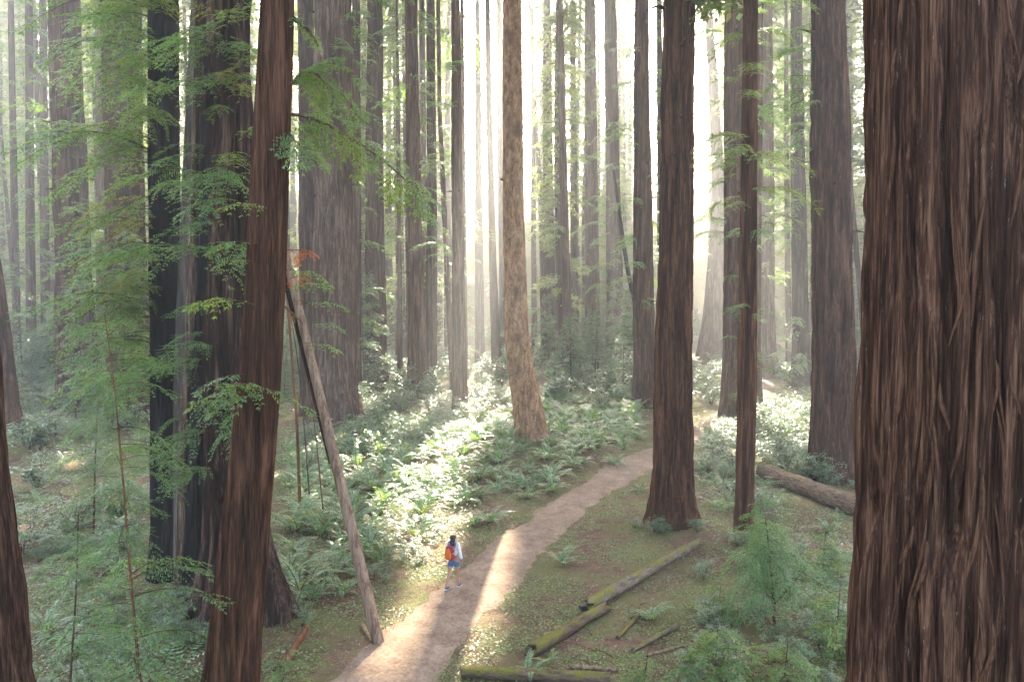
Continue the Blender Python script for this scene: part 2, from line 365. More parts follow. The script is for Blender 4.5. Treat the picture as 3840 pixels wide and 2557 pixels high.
# ------------------------------------------------------------------ trunks
def trunk_mesh(name, ax, mat, nth, nz, zv, ncell=None, amp=None, lz=1.6, seed=1, flute=.12, front=False, flute_h=2.0, nfl=7, base=(0, 0, 0), Yd=40., wobk=.8, sharp=.55):
    """ax: rows x, y, z, r upward. zv: heights in view, which get most rings"""
    ax = np.asarray(ax, float); z0, z1 = ax[0, 2], ax[-1, 2]
    lo, hi = max(zv[0], z0), min(zv[1], z1)
    k = int(nz*.84); zs = np.unique(np.round(np.concatenate([np.linspace(z0, lo, max(3, int(nz*.05))), np.linspace(lo, hi, k), np.linspace(hi, z1, max(6, int(nz*.12)))]), 4))
    cx = np.interp(zs, ax[:, 2], ax[:, 0]); cyy = np.interp(zs, ax[:, 2], ax[:, 1]); r = np.interp(zs, ax[:, 2], ax[:, 3])
    ker = 5
    if len(zs) > 20:
        for _ in range(2):
            for a in (cx, cyy, r): a[2:-2] = (a[:-4]+a[1:-3]+a[2:-2]+a[3:-1]+a[4:])/5
    if front:
        th = np.concatenate([np.linspace(-PI*.5-1.75, -PI*.5+1.75, int(nth*.86), endpoint=False), np.linspace(-PI*.5+1.75, PI*1.5-1.75, nth-int(nth*.86), endpoint=False)])
    else: th = np.arange(nth)/nth*2*PI
    rm = np.interp((lo+hi)/2, ax[:, 2], ax[:, 3])
    if ncell is None: ncell = int(np.clip(2*PI*rm/(.15+.0022*Yd), 8, nth/3.2))
    if amp is None: amp = np.clip(.11*rm, .012, .12)
    T, ZZ = np.meshgrid(th/(2*PI), zs)
    T = T % 1.0
    wob = (vnoise(T*5, ZZ/2.6, 5, seed+1)-.5)*1.6/ncell*2 + (vnoise(T*ncell*.5 if ncell % 2 == 0 else T*ncell, ZZ/.7, ncell//2 if ncell % 2 == 0 else ncell, seed+2)-.5)*.5/ncell
    U = (T+wob*wobk) % 1.0
    a = np.abs(2*vnoise(U*ncell, ZZ/lz, ncell, seed+3)-1)**sharp
    b = np.abs(2*vnoise(U*ncell*2, ZZ/(lz*.6), ncell*2, seed+4)-1)**.6
    c = vnoise(U*ncell*4, ZZ/(lz*.22), ncell*4, seed+5)
    big = vnoise(T*6, ZZ/5.0, 6, seed+6)-.5
    R = r[:, None]*(1+.07*big) + amp*(1.1*a+.55*b+.35*c-1.25)*np.clip(r[:, None]/rm, .3, 1.4)
    if flute:
        hz = np.exp(-np.maximum(ZZ-0, 0)/flute_h)
        fl = np.abs(2*vnoise((T+.06*(vnoise(T*4, ZZ/3, 4, seed+7)-.5))*nfl, ZZ/6., nfl, seed+8)-1)**.7
        R = R + flute*rm*hz*(fl-.55)
    low = np.exp(-np.maximum(ZZ-base[2], 0)/.55)
    R = R + rm*low*(.16*(np.abs(2*vnoise(T*8, ZZ/3., 8, seed+9)-1))+.05*vnoise(T*23, ZZ/.5, 23, seed+10))
    P = np.stack([cx[:, None]+R*np.cos(2*PI*T), cyy[:, None]+R*np.sin(2*PI*T), ZZ], -1)-np.array(base)
    mb = MB(); mb.grid(P); return mb.mesh(name, mat)

def tree_axis(pts, Y, H, ztaper=.25):
    """pixel outline (px, py, width) from the foot upward, at depth Y -> axis rows x, y, z, r"""
    rows = []
    for px, py, w in pts:
        p = at(px, py, Y); dep = p[1]*CP-(p[2]-CAM_H)*SP
        rows.append([p[0], p[1], p[2], w/2/F*dep])
    rows = sorted(rows, key=lambda r: r[2])
    a, b = rows[-2], rows[-1]
    if rows[0][2] > -.3:
        c, d = rows[0], rows[1]; z = -.35; k = (z-c[2])/(d[2]-c[2]) if d[2] > c[2] else 0; k = max(k, -1.5)
        rows.insert(0, [c[0]+(d[0]-c[0])*k, c[1], z, c[3]*1.04])
    sl = (b[0]-a[0])/(b[2]-a[2])
    for f in (.5, 1.0):
        z = b[2]+(H-b[2])*f
        if z > b[2]+.5: rows.append([b[0]+sl*(z-b[2])*.8, b[1], z, b[3]*(1-(1-ztaper)*f)])
    return np.array(rows)

FARM = {}
TREES = []          # root, axis, base, depth
def redwood(label, pts, mat='bark', Y=None, H=84, seed=0, group=None, name='redwood_tree', cat='redwood tree', segs=None, flare=1.25, trunk_label=None, crown=True, **kw):
    if Y is None: Y = gp(pts[0][0], pts[0][1])[1]
    ax = tree_axis(pts, Y, H)
    x0 = np.interp(0, ax[:, 2], ax[:, 0]); zb = float(hgt(x0, Y)); base = (x0, Y, zb)
    if flare > 1:
        zz = np.array([.0, .5, 1.1, 2.0]); f = np.array([flare, 1+(flare-1)*.62, 1+(flare-1)*.3, 1])
        new = []
        for z, q in zip(zz, f): new.append([np.interp(z, ax[:, 2], ax[:, 0]), Y, z, np.interp(z, ax[:, 2], ax[:, 3])*q])
        ax = np.array(sorted([r for r in ax.tolist() if r[2] < -.01 or r[2] > 2.02]+new, key=lambda r: r[2]))
        ax[0, 3] = ax[1, 3]*1.05
    if segs is None: segs = (150, 170) if Y < 34 else (110, 120) if Y < 52 else (72, 84) if Y < 80 else (44, 54)
    zv = (max(0, CAM_H-1450/F*Y)-.3 if CAM_H-1450/F*Y > 0 else 0, CAM_H+1180/F*Y)
    root = thing(name, label, cat, base, group)
    me = trunk_mesh('trunk', ax, M[mat], segs[0], segs[1], zv, seed=seed*13+5, base=base, Yd=Y, **kw)
    t = add('trunk', me, root)
    TREES.append((root, ax, np.array(base), Y, crown))
    return root, ax, np.array(base)

T = {}
# giants and near trunks
T['giant'] = redwood('giant redwood trunk with shaggy fibrous reddish bark filling the picture edge beside the log', [(3606,2557,745),(3636,1280,730),(3648,0,722)], 'bark_big', Y=9.0, H=80, seed=1,
        segs=(430, 330), flare=1.15, front=True, ncell=46, amp=.20, lz=4.0, wobk=.5, sharp=.42)
T['lean'] = redwood('smooth brown redwood leaning in front of the burnt trunks', [(863,2557,196),(984,1280,152),(1041,0,120)], 'bark_red', Y=15.0, H=52, seed=2, segs=(190, 190), flare=1.2, amp=.05, ncell=26, lz=3.2, sharp=.45, wobk=.5)
T['edge'] = redwood('dark rough trunk cut off by the lower picture edge, leaning outward', [(-55,2557,335),(-155,1480,285),(-330,0,250)], 'bark_dark', Y=9.5, H=40, seed=3, segs=(150, 150), flare=1.1, amp=.05, ncell=18)
T['edge2'] = redwood('thin dark trunk leaning out of the picture above the shrubs', [(40,1640,84),(5,1290,76),(-45,900,66),(-170,0,50)], 'bark', H=45, seed=4, crown=False)
T['char'] = redwood('charred black redwood trunk beside a split grey snag', [(628,2190,128),(622,1500,112),(616,700,112),(612,0,112)], 'char', H=55, seed=5, segs=(120, 150), flare=1.12, amp=.05, ncell=14, lz=3)
T['ribbed'] = redwood('fire-hollowed redwood of fused charred stems with a wide flared foot', [(905,2330,335),(885,2050,270),(862,1600,205),(868,1000,172),(866,0,156)], 'char_brown', H=80, seed=6,
        segs=(200, 200), flare=1.12, amp=.17, ncell=13, lz=7, flute=.7, flute_h=4.0, nfl=10)
for pts, mt, yy, sd in (([(688,2205,64),(700,1600,52),(732,900,42),(752,0,38)], 'bark_grey', 22.2, 91), ([(742,2240,112),(756,1600,86),(774,1000,70),(790,0,60)], 'char', 22.0, 92), ([(806,2290,120),(802,1600,70),(812,1000,50),(822,0,42)], 'bark', 21.4, 93)):
    root, ax, base = T['ribbed']; q = tree_axis(pts, yy, 44)
    add('fused_stem', trunk_mesh('fused_stem', q, M[mt], 56, 120, (0, 20), seed=sd, base=base, Yd=yy, amp=.05, ncell=9, lz=4, flute=.3, flute_h=4), root)
T['snagthin'] = redwood('slim split grey snag standing between the charred trunks', [(672,2200,40),(668,1500,36),(690,900,34),(728,50,28)], 'snag', Y=23.0, H=19, seed=7, segs=(24, 60), flare=1.0, amp=.012, name='dead_snag', cat='snag', crown=False)
T['centre'] = redwood('straight reddish redwood standing alone beside the path bend', [(2518,1972,168),(2520,1780,160),(2526,1280,142),(2548,0,119)], 'bark_red', H=84, seed=8, segs=(170, 180), flare=1.22, amp=.09, sharp=.45, wobk=.6, flute=.12, flute_h=50, nfl=6)
T['pale'] = redwood('pale tan tree with flaking bark and a crooked foot among the ferns', [(1998,1652,132),(1974,1500,112),(1948,1360,98),(1936,1240,92),(1925,800,80),(1919,0,70)], 'pale', H=78, seed=9, Y=43.6, segs=(120, 170), flare=1.12, amp=.03, ncell=30, lz=.5, name='pale_barked_tree', cat='tree')
T['right26'] = redwood('large redwood with long vertical bark ridges behind the fallen log', [(3131,1808,180),(3127,1280,146),(3115,570,140),(3105,0,120)], 'bark', H=84, seed=10, segs=(140, 150), flare=1.15, flute=.16, flute_h=60, nfl=6)
T['thinfront'] = redwood('slender redwood rising in front of a thicker trunk behind young firs', [(2788,2036,70),(2797,1650,70),(2803,1280,69),(2815,0,52)], 'bark_red', H=48, seed=11, segs=(90, 140), flare=1.1)
T['t21'] = redwood('thick redwood directly behind the slender trunk at the second path bend', [(2752,1600,112),(2758,1280,92),(2755,0,72)], 'bark', H=82, seed=12, flute=.2, flute_h=60, nfl=5)
T['t23'] = redwood('narrow dark trunk squeezed behind two closer redwoods near the far path', [(2842,1525,36),(2836,1280,34),(2850,0,24)], 'bark', H=50, seed=13, crown=False)
T['t1'] = redwood('big reddish redwood beyond the bluish shrubs with no leaves on its shaft', [(300,1530,150),(285,1280,135),(262,700,118),(240,0,112)], 'bark', H=86, seed=14, flute=.2, flute_h=60, nfl=5)
T['t1b'] = redwood('secondary stem hugging a big reddish redwood', [(352,1550,75),(335,1280,60),(320,1000,40),(310,500,26)], 'bark_grey', Y=62.5, H=24, seed=15, crown=False)
T['t2'] = redwood('big redwood half hidden by hanging sprays next to the charred trunk', [(492,1600,165),(485,1280,148),(465,600,142),(453,0,136)], 'bark', H=86, seed=16, flute=.2, flute_h=60, nfl=5)
T['t6a'] = redwood('narrow grey companion trunk fused to a twin redwood', [(1160,1560,66),(1155,1280,64),(1146,0,58)], 'bark_grey', H=80, seed=17)
T['t6'] = redwood('massive greyish twin redwood behind the leaning pole', [(1262,1592,185),(1258,1280,158),(1250,600,146),(1248,0,138)], 'bark_grey', H=86, seed=18, flute=.22, flute_h=60, nfl=6)
T['t6c'] = redwood('dim trunk in the shadow of the massive twin redwood', [(1338,1500,38),(1337,1000,36),(1335,0,30)], 'bark', H=55, seed=19)
T['t7'] = redwood('dark straight redwood whose blackened foot stands in green shrubs', [(1407,1465,88),(1408,1280,82),(1404,600,66),(1406,0,57)], 'bark', H=84, seed=20, flute=.2, flute_h=60, nfl=5)
T['t8'] = redwood('straight redwood with a pale bare stripe low on its trunk', [(1568,1497,82),(1562,1280,72),(1549,600,56),(1541,0,48)], 'bark', H=84, seed=21, flute=.2, flute_h=60, nfl=5)
T['t9'] = redwood('thin crooked trunk crossing close to two straight redwoods', [(1700,1480,24),(1672,922,20),(1648,400,17),(1643,0,15)], 'bark', H=42, seed=22, crown=False)
T['t10'] = redwood('medium redwood in the hazy sunbeam left of the pale tree', [(1727,1555,58),(1722,1280,52),(1713,600,44),(1709,0,31)], 'bark', H=78, seed=23)
T['t11'] = redwood('slim redwood washed out by the sunbeam behind the pale tree', [(1865,1400,40),(1848,1000,28),(1832,300,22),(1828,0,18)], 'bark', H=80, seed=24)
T['t11b'] = redwood('faint trunk half hidden by the pale tree', [(1892,1380,34),(1885,1000,30),(1876,400,24),(1872,0,20)], 'bark_grey', H=80, seed=25)
T['t13'] = redwood('grey redwood lit by the sunbeam just behind the pale tree', [(2062,1350,60),(2058,1100,50),(2056,700,40),(2050,0,34)], 'bark_grey', H=90, seed=26)
T['t14'] = redwood('slim dark redwood standing clear of its neighbours above bluish shrubs', [(2136,1408,44),(2127,1200,36),(2114,700,29),(2098,0,25)], 'bark', H=82, seed=27)
T['t15'] = redwood('pale distant redwood between two dark trunks', [(2158,1335,34),(2152,900,28),(2148,0,22)], 'bark_grey', H=86, seed=28)
T['t16'] = redwood('tall redwood with a wide shadowed foot behind the bluish shrubs', [(2224,1342,66),(2222,1200,58),(2217,600,46),(2213,0,40)], 'bark', H=90, seed=29)
T['t17'] = redwood('redwood furred with short green sprays along its trunk', [(2308,1367,82),(2306,1200,66),(2298,700,54),(2288,0,46)], 'bark', H=86, seed=30)
T['t17b'] = redwood('dark dead stem leaning against the ridged redwood', [(2390,1180,18),(2350,1000,16),(2318,760,12),(2300,640,9)], 'char', Y=85, H=14, seed=31, segs=(12, 40), name='dead_snag', cat='snag', crown=False)
T['t18'] = redwood('ridged redwood whose foot hides behind the sword ferns', [(2420,1530,92),(2412,1280,82),(2408,600,66),(2406,0,54)], 'bark', H=84, seed=32, flute=.2, flute_h=60, nfl=5)
T['t18b'] = redwood('sunlit slim trunk glimpsed between the ridged redwood and a bigger one', [(2480,1480,26),(2476,800,24),(2472,0,20)], 'bark_grey', H=80, seed=33)
T['t20'] = redwood('widely flared redwood far off whose top bends back', [(2660,1375,110),(2674,1200,80),(2690,900,58),(2694,650,46),(2672,280,34),(2654,0,28)], 'bark', H=80, seed=34)
T['t24'] = redwood('dark redwood standing where the far path bends', [(2880,1416,80),(2876,1280,62),(2872,600,58),(2868,0,54)], 'bark', H=86, seed=35)
T['t25'] = redwood('blackened redwood with sprays on its trunk beyond the far path', [(3006,1457,84),(3003,1280,62),(2992,600,52),(2986,0,42)], 'char_brown', H=84, seed=36)
T['t27'] = redwood('thin dark stem leaning away from a large ridged redwood', [(3255,1450,24),(3226,1100,20),(3190,700,18),(3160,420,12)], 'bark', H=26, seed=37, crown=False)
T['t28'] = redwood('faint far redwood seen through the gap by the giant', [(3190,1350,34),(3185,700,30),(3182,0,24)], 'bark_grey', H=86, seed=38)
# thin hazy trunks at the far side of the forest edge
for k, (pts, lab) in enumerate([
    ([(66,1390,30),(52,700,24),(40,0,20)], 'thin hazy trunk nearest the picture edge in the bright misty gap'),
    ([(118,1400,36),(112,700,30),(108,0,26)], 'hazy reddish trunk in the misty gap, second from its edge'),
    ([(172,1370,34),(166,700,30),(160,0,26)], 'hazy trunk in the misty gap close to the big reddish redwood'),
    ([(66,1330,16),(38,900,14),(8,560,12)], 'leaning hazy stem crossing the misty gap'),
    ([(388,1400,44),(380,900,38),(372,0,30)], 'dim trunk between two big redwoods behind hanging sprays'),
    ([(1500,1430,20),(1498,1000,18),(1492,400,14)], 'very slim trunk between two straight dark redwoods'),
    ([(1610,1470,56),(1620,900,40),(1614,0,32)], 'pale shaggy trunk in the haze close behind a straight redwood'),
    ([(1592,1440,30),(1588,800,26),(1582,0,22)], 'dark slim trunk tucked behind the pale shaggy one'),
    ([(1745,1420,22),(1738,800,18),(1732,0,14)], 'slim shaded trunk close behind the medium redwood'),
    ([(1800,1370,36),(1796,900,30),(1792,200,22)], 'broad faint trunk dissolving in the sunbeam'),
    ([(2042,1340,26),(2030,800,20),(2000,300,14),(1985,0,10)], 'curved thin stem against the brightest gap in the canopy'),
    ([(2005,1330,22),(2000,800,18),(1998,0,14)], 'straight thin stem against the brightest gap in the canopy'),
    ([(2960,1380,24),(2952,900,20),(2948,300,16)], 'slim trunk in the green gap behind the far path')]):
    T['f%d' % k] = redwood(lab, pts, 'bark_grey' if k in (6, 9) else 'bark', H=62, seed=40+k, segs=(26, 46), amp=.02)

# ------------------------------------------------------------------ foliage makers
def branch_mesh(name, seed, L=2.4, leaf=.15, lw=.036, dens=.78, droop=.35, mats=None, wide=.34):
    r = np.random.default_rng(seed); mb = MB()
    n = 14; t = np.linspace(0, 1, n)
    wob = np.cumsum(r.normal(0, .012, n))
    axp = np.stack([t*L, wob*L, .10*L*np.sin(t*PI*.9)-droop*L*t**2.2], 1)
    mb.tube(axp, .016*(1-t*.85)*L/2.4, 4, 0)
    B, D, N = [], [], []
    nt = int(20*dens)
    for side in (-1, 1):
        for i in range(nt):
            u = .10+.90*(i+.5*(side > 0)+r.uniform(-.2, .2))/nt
            if u > 1 or r.random() < .26: continue
            p0 = np.array([np.interp(u, t, axp[:, k]) for k in range(3)])
            l = L*wide*(math.sin(PI*min(1, .18+u*.80))**.7)*r.uniform(.4, 1.25)
            ang = side*(1.05-.45*u+r.normal(0, .1)); dr = r.uniform(.15, .9)
            k = max(3, int(l/(.052/dens))); s = (np.arange(k)+.5)/k
            tw = p0+np.stack([np.cos(ang)*s*l, np.sin(ang)*s*l, r.normal(.06, .08)*l*s-dr*l*s**2], 1)
            td = np.array([math.cos(ang), math.sin(ang), -dr*.8])
            for sg in (-1, 1):
                a2 = ang+sg*(.85+r.normal(0, .12, k))
                sc = (1.15-.6*s)
                d = np.stack([np.cos(a2), np.sin(a2), -.25-dr*s+r.normal(0, .18, k)], 1)
                B.append(np.concatenate([tw, sc[:, None]], 1)); D.append(d); N.append(np.stack([r.normal(0, .3, k), r.normal(0, .3, k), np.ones(k)], 1))
            B.append(np.array([[*tw[-1], .9]])); D.append(td[None]); N.append(np.array([[0, 0, 1.]]))
    B = np.concatenate(B); D = np.concatenate(D); N = np.concatenate(N)
    mb.blades(B[:, :3], D, N, leaf*B[:, 3]*r.uniform(.7, 1.25, len(B)), lw*r.uniform(.8, 1.3, len(B)), 1)
    return mb.mesh(name, mats or [M['twig'], M['needles']])
BR = [branch_mesh('branch', 100+i, droop=(.2, .35, .5, .28, .42, .3)[i]) for i in range(6)]
BRB = [branch_mesh('branch', 120+i, droop=.35, mats=[M['twig'], M['needles_bright']]) for i in range(4)]
BRY = [branch_mesh('branch', 130+i, dens=.7, mats=[M['twig'], M['needles_yellow']]) for i in range(2)]
BRR = [branch_mesh('branch', 140+i, dens=.55, leaf=.16, lw=.04, droop=.25, mats=[M['red_stem'], M['needles_rust']]) for i in range(2)]
BRM = [branch_mesh('branch', 150+i, L=3.0, leaf=.24, lw=.062, dens=.62, droop=(.3, .5, .4, .6)[i]) for i in range(4)]

BRS = [branch_mesh('branch', 160+i, L=1.0, leaf=.125, lw=.032, dens=.62, droop=.16, mats=[M['twig'], M['needles_bright' if i < 2 else 'needles']], wide=.36) for i in range(4)]
BRT = [branch_mesh('branch', 170+i, L=.6, leaf=.085, lw=.024, dens=.5, droop=.10, mats=[M['red_stem'], M['needles_rust']], wide=.36) for i in range(2)]
def orient(o, start, d, length, meshL, roll=0., base=(0, 0, 0)):
    d = Vector(d).normalized(); up = Vector((0, 0, 1))
    y = up.cross(d)
    y = Vector((0, 1, 0)) if y.length < 1e-3 else y.normalized()
    z = d.cross(y); m = Matrix((d, y, z)).transposed().to_4x4()
    m = m @ Matrix.Rotation(roll, 4, 'X'); s = length/meshL
    o.matrix_local = Matrix.Translation(Vector(np.asarray(start)-np.asarray(base))) @ m @ Matrix.Diagonal((s, s, s, 1))
def put_branch(root, base, start, d, length, meshes=BR, L=2.4, carve=True, name='branch'):
    d = np.asarray(d, float); d = d/np.linalg.norm(d)
    if carve:
        pts = np.array([np.asarray(start)+d*length*f for f in (.3, .6, .95)])
        if lit_mask(pts, 0).any(): return None
    o = add(name, random.choice(meshes), root)
    orient(o, start, d, length, L, random.uniform(-.35, .35), base); return o
def axis_at(ax, z): return np.array([np.interp(z, ax[:, 2], ax[:, k]) for k in (0, 1, 3)])
def clothe(key, n, z0, z1, az, lens, meshes=BR, L=2.4, elev=(-.25, .2), carve=True):
    root, ax, base = T[key]
    for _ in range(n):
        z = random.uniform(z0, z1); x, y, r = axis_at(ax, z); a = random.uniform(*az); e = random.uniform(*elev)
        d = (math.cos(a)*math.cos(e), math.sin(a)*math.cos(e), math.sin(e))
        put_branch(root, base, (x+d[0]*r*.9, y+d[1]*r*.9, z), d, random.uniform(*lens), meshes, L, carve)

# sprays growing from the charred group, reaching out over the shrubs and toward the viewer
clothe('char', 50, 5.0, 17.5, (2.2, 4.6), (1.6, 3.6))
clothe('char', 40, 8.0, 17.5, (2.5, 5.2), (1.2, 2.8), BRB)
clothe('char', 26, 3.5, 9.0, (2.4, 5.4), (1.2, 2.6))
clothe('ribbed', 50, 4.0, 17.5, (3.3, 5.6), (1.0, 2.6))
clothe('ribbed', 14, 11.5, 17.5, (3.6, 5.6), (1.0, 2.2), BRB)
clothe('char', 7, 8.5, 17, (3.0, 4.6), (1.2, 2.2), BRY)
clothe('ribbed', 4, 12, 17, (4.0, 5.4), (1.0, 1.8), BRY)
clothe('t2', 10, 9, 30, (2.6, 5.4), (2.5, 5.0), BRM, 3.0)
clothe('t1', 10, 14, 30, (0, 6.28), (2.5, 4.5), BRM, 3.0)
clothe('thinfront', 26, 10.2, 18.5, (2.2, 6.6), (.9, 2.2), BRB)
clothe('thinfront', 14, 4.8, 12, (0, 6.28), (.6, 1.5), BR)
clothe('t21', 26, 13, 29, (0, 6.28), (1.6, 3.4), BRM, 3.0)
clothe('t17', 70, 2, 44, (0, 6.28), (1.6, 3.6), BRM, 3.0)
clothe('t18', 50, 8, 34, (0, 6.28), (1.4, 3.4), BRM, 3.0)
clothe('t16', 44, 20, 56, (0, 6.28), (2, 4), BRM, 3.0)
clothe('t25', 46, 2, 36, (0, 6.28), (1.5, 3.6), BRM, 3.0)
clothe('t24', 36, 3, 38, (0, 6.28), (1.5, 3.4), BRM, 3.0)
clothe('t23', 14, 5, 24, (0, 6.28), (1.2, 2.6), BRM, 3.0)
clothe('t20', 16, 14, 44, (0, 6.28), (2, 4), BRM, 3.0)
clothe('t7', 26, 18, 38, (0, 6.28), (1.6, 3.4), BRM, 3.0)
clothe('t8', 28, 14, 36, (0, 6.28), (1.6, 3.4), BRM, 3.0)
clothe('t10', 30, 12, 30, (0, 6.28), (1.6, 3.6), BRM, 3.0)
clothe('t14', 30, 16, 44, (0, 6.28), (1.6, 3.4), BRM, 3.0)
clothe('t6', 14, 16, 30, (4.6, 7.4), (1.6, 3.2), BRM, 3.0)
clothe('f6', 30, 10, 36, (0, 6.28), (1.6, 3.4), BRM, 3.0)
clothe('f9', 20, 14, 44, (0, 6.28), (1.8, 3.6), BRM, 3.0)
clothe('f11', 24, 14, 50, (0, 6.28), (1.8, 3.6), BRM, 3.0)
clothe('t9', 14, 12, 34, (0, 6.28), (1.2, 2.6), BRM, 3.0)
clothe('t6c', 16, 3, 26, (0, 6.28), (1.4, 3.0), BRM, 3.0)
clothe('t13', 26, 2, 12, (0, 6.28), (2.0, 4.0), BRM, 3.0)
clothe('right26', 10, 14, 22, (1.5, 4.0), (1.4, 3.0), BRM, 3.0)
for k in ('f0', 'f1', 'f2', 'f3', 'f4', 'f5', 'f8', 'f12', 't28', 't15', 't18b', 't11b'): clothe(k, 22, 4, 46, (0, 6.28), (2.0, 4.6), BRM, 3.0)
for key in ('centre','t21','right26','t6','t7','t8','t10','t18','t16','t24','t1','t2','t14','t20','t25'):
    root, ax, base = T[key]
    for i in range(random.randint(4, 8)):
        z = random.uniform(4, 8+.38*base[1]); x, y, r = axis_at(ax, z); a = random.uniform(2.6, 6.8); l = random.uniform(.15, .9); mb = MB()
        q = np.array([[0, 0, 0], [.5*l, 0, .04*l], [l, 0, random.uniform(-.3, .3)*l]]); mb.tube(q, [.06+.05*r, .04+.02*r, .018], 6, 0, True)
        o = add('branch_stub', mb.mesh('branch_stub', M['bark']), root, (x+math.cos(a)*r*.9-base[0], y+math.sin(a)*r*.9-base[1], z-base[2])); o.rotation_euler = (0, 0, a)
root, ax, base = T['pale']; q = at(1905, 672, base[1]); mb = MB(); mb.tube([q-base, q-base+np.array([-.22, -.05, .03]), q-base+np.array([-.42, -.08, -.06])], [.16, .13, .07], 10, 0, True); add('branch_stub', mb.mesh('branch_stub', M['pale']), root)
# the long bright limb that sweeps out of the leaning trunk over the clearing
root, ax, base = T['lean']
def limb(root, base, P, r0, meshes, n, lens, name='limb', mat='twig', L=2.4, hang=-.35, spread=.9):
    P = resample(np.array(P), .2); mb = MB(); mb.tube(P-np.asarray(base), r0*np.linspace(1, .25, len(P)), 6, 0, True)
    add(name, mb.mesh(name, M[mat]), root)
    for i in range(n):
        f = (i+.5)/n; k = int(f*(len(P)-2)); d = P[k+1]-P[k]; d = d/np.linalg.norm(d); sd = np.cross(d, (0, 0, 1)); sg = 1 if i % 2 else -1
        put_branch(root, base, P[k], d*.8+sd*sg*spread*random.uniform(.3, 1)+np.array([0, 0, hang*random.random()]), random.uniform(*lens), meshes, L, False)
limb(root, base, [at2(662,262,15.0),at2(710,268,15.2),at2(780,300,15.6),at2(860,352,16.2),at2(930,410,16.8),at2(985,470,17.2)], .032, BRS, 20, (.45, 1.05), hang=-.35, spread=1.2, L=1.0)
limb(root, base, [at2(664,200,15.0),at2(700,160,15.3),at2(740,175,15.6),at2(770,235,16.0)], .028, BRS, 16, (.5, 1.1), L=1.0)
limb(root, base, [at2(668,40,15.0),at2(700,60,15.0),at2(725,90,14.9),at2(738,128,14.9)], .06, BRS, 5, (.35, .6), mat='bark', L=1.0)
limb(root, base, [at2(660,300,15.0),at2(690,340,14.6),at2(735,350,14.3)], .02, BRS, 8, (.4, .9), L=1.0)
limb(root, base, [at2(655,575,15.1),at2(685,574,15.6),at2(715,584,16.2),at2(740,606,16.6)], .010, BRT, 8, (.22, .42), mat='red_stem', L=.6, hang=-1.0)
limb(root, base, [at2(668,640,15.2),at2(700,632,16),at2(722,626,16.4)], .010, BRT, 5, (.2, .34), mat='red_stem', L=.6, hang=-1.0)
limb(root, base, [at2(655,705,15.0),at2(672,722,15.3),at2(700,745,15.8)], .022, BRY, 3, (.15, .25), mat='red_stem')
limb(root, base, [at2(690,690,15.8),at2(740,715,16.5),at2(800,722,17.5),at2(880,737,18.4)], .010, BRY, 1, (.1, .15), mat='red_stem')
for (x, y, e) in ((690,700,.0), (715,745,-.1), (660,660,.1), (700,790,-.2), (650,620,-.2)):
    put_branch(root, base, at2(x, y, 15.6), (1, .3, e), random.uniform(.6, 1.0), BRS, 1.0, False)
for (x, y) in ((570,560),(556,600),(560,700),(540,860),(545,900),(600,480),(610,905)):
    put_branch(root, base, at2(x+25, y, 14.6), (-1, -.3, random.uniform(-.3, .1)), random.uniform(.6, 1.2), BRS, 1.0, False)
put_branch(root, base, at2(470,890,14.0), (1, .1, -.10), 1.9, BR, 2.4, False)

# ------------------------------------------------------------------ crowns above and behind
def crown_points(seed, z0, z1, R, n, leaf, lw, taper=.75, nb=110, droop=.5, zpow=.9):
    r = np.random.default_rng(seed)
    zb = z0+(z1-z0)*r.random(nb)**zpow; f = (zb-z0)/(z1-z0); az = r.random(nb)*2*PI
    Lb = R*(1-taper*f**1.4)*(.55+.45*np.minimum(1, f*6+.35))*r.uniform(.45, 1.05, nb)
    w = Lb**1.3; ib = r.choice(nb, n, p=w/w.sum()); t = .12+.88*r.random(n)**.75
    l = Lb[ib]; lat = r.normal(0, .17, n)*l*(1.1-.5*t)
    a = az[ib]; dx, dy = np.cos(a), np.sin(a)
    P = np.stack([dx*t*l-dy*lat, dy*t*l+dx*lat, zb[ib]-droop*l*t**2*.55+.1*l*t+r.normal(0, .16, n)-np.abs(lat)*.25], 1)
    a2 = a+r.normal(0, .9, n); D = np.stack([np.cos(a2), np.sin(a2), r.normal(-.35, .35, n)], 1)
    N = np.stack([r.normal(0, .55, n), r.normal(0, .55, n), np.ones(n)], 1)
    k = 1+.9*np.clip((P[:, 2]-44)/20, 0, 1)*(z1 > 70)*(leaf < 1)
    return P, D, N, leaf*k*r.uniform(.6, 1.4, n), lw*k*r.uniform(.7, 1.4, n), (zb, az, Lb)
def crown_mesh(name, pts, keep=None, mat=None, wood=True, off=(0, 0, 0)):
    P, D, N, Ll, W, (zb, az, Lb) = pts
    mb = MB()
    if wood:
        for z, a, l in list(zip(zb, az, Lb))[::2]:
            t = np.array([0, .5, 1.0]); mb.tube(np.stack([np.cos(a)*t*l, np.sin(a)*t*l, z-.275*l*t*t+.1*l*t], 1), [.07, .04, .012], 3, 1)
    if keep is None: keep = slice(None)
    mb.blades(P[keep]+np.asarray(off), D[keep], N[keep], Ll[keep], W[keep], 0)
    return mb.mesh(name, [mat or M['crown'], M['twig']])
UPZ = (34, 42, 50, 58)
UP = [crown_points(300+i, UPZ[i], 86, 8.2, int(18000*(86-UPZ[i])/50), 1.05, .40, nb=230) for i in range(4)]
UPM = [crown_mesh('crown', p) for p in UP]
FARC = [crown_points(320+i, (5, 1.5, 8, 2, 1, 12)[i], (88, 76, 94, 92, 66, 96)[i], (5.6, 5.8, 5.6, 6.2, 5.6, 6.4)[i], (11500, 9500, 11500, 10000, 8500, 10000)[i], .60, .19, nb=280, zpow=(.55, .6, .55, .8, .85, .8)[i]) for i in range(6)]
FARCM = [crown_mesh('crown', p) for p in FARC]
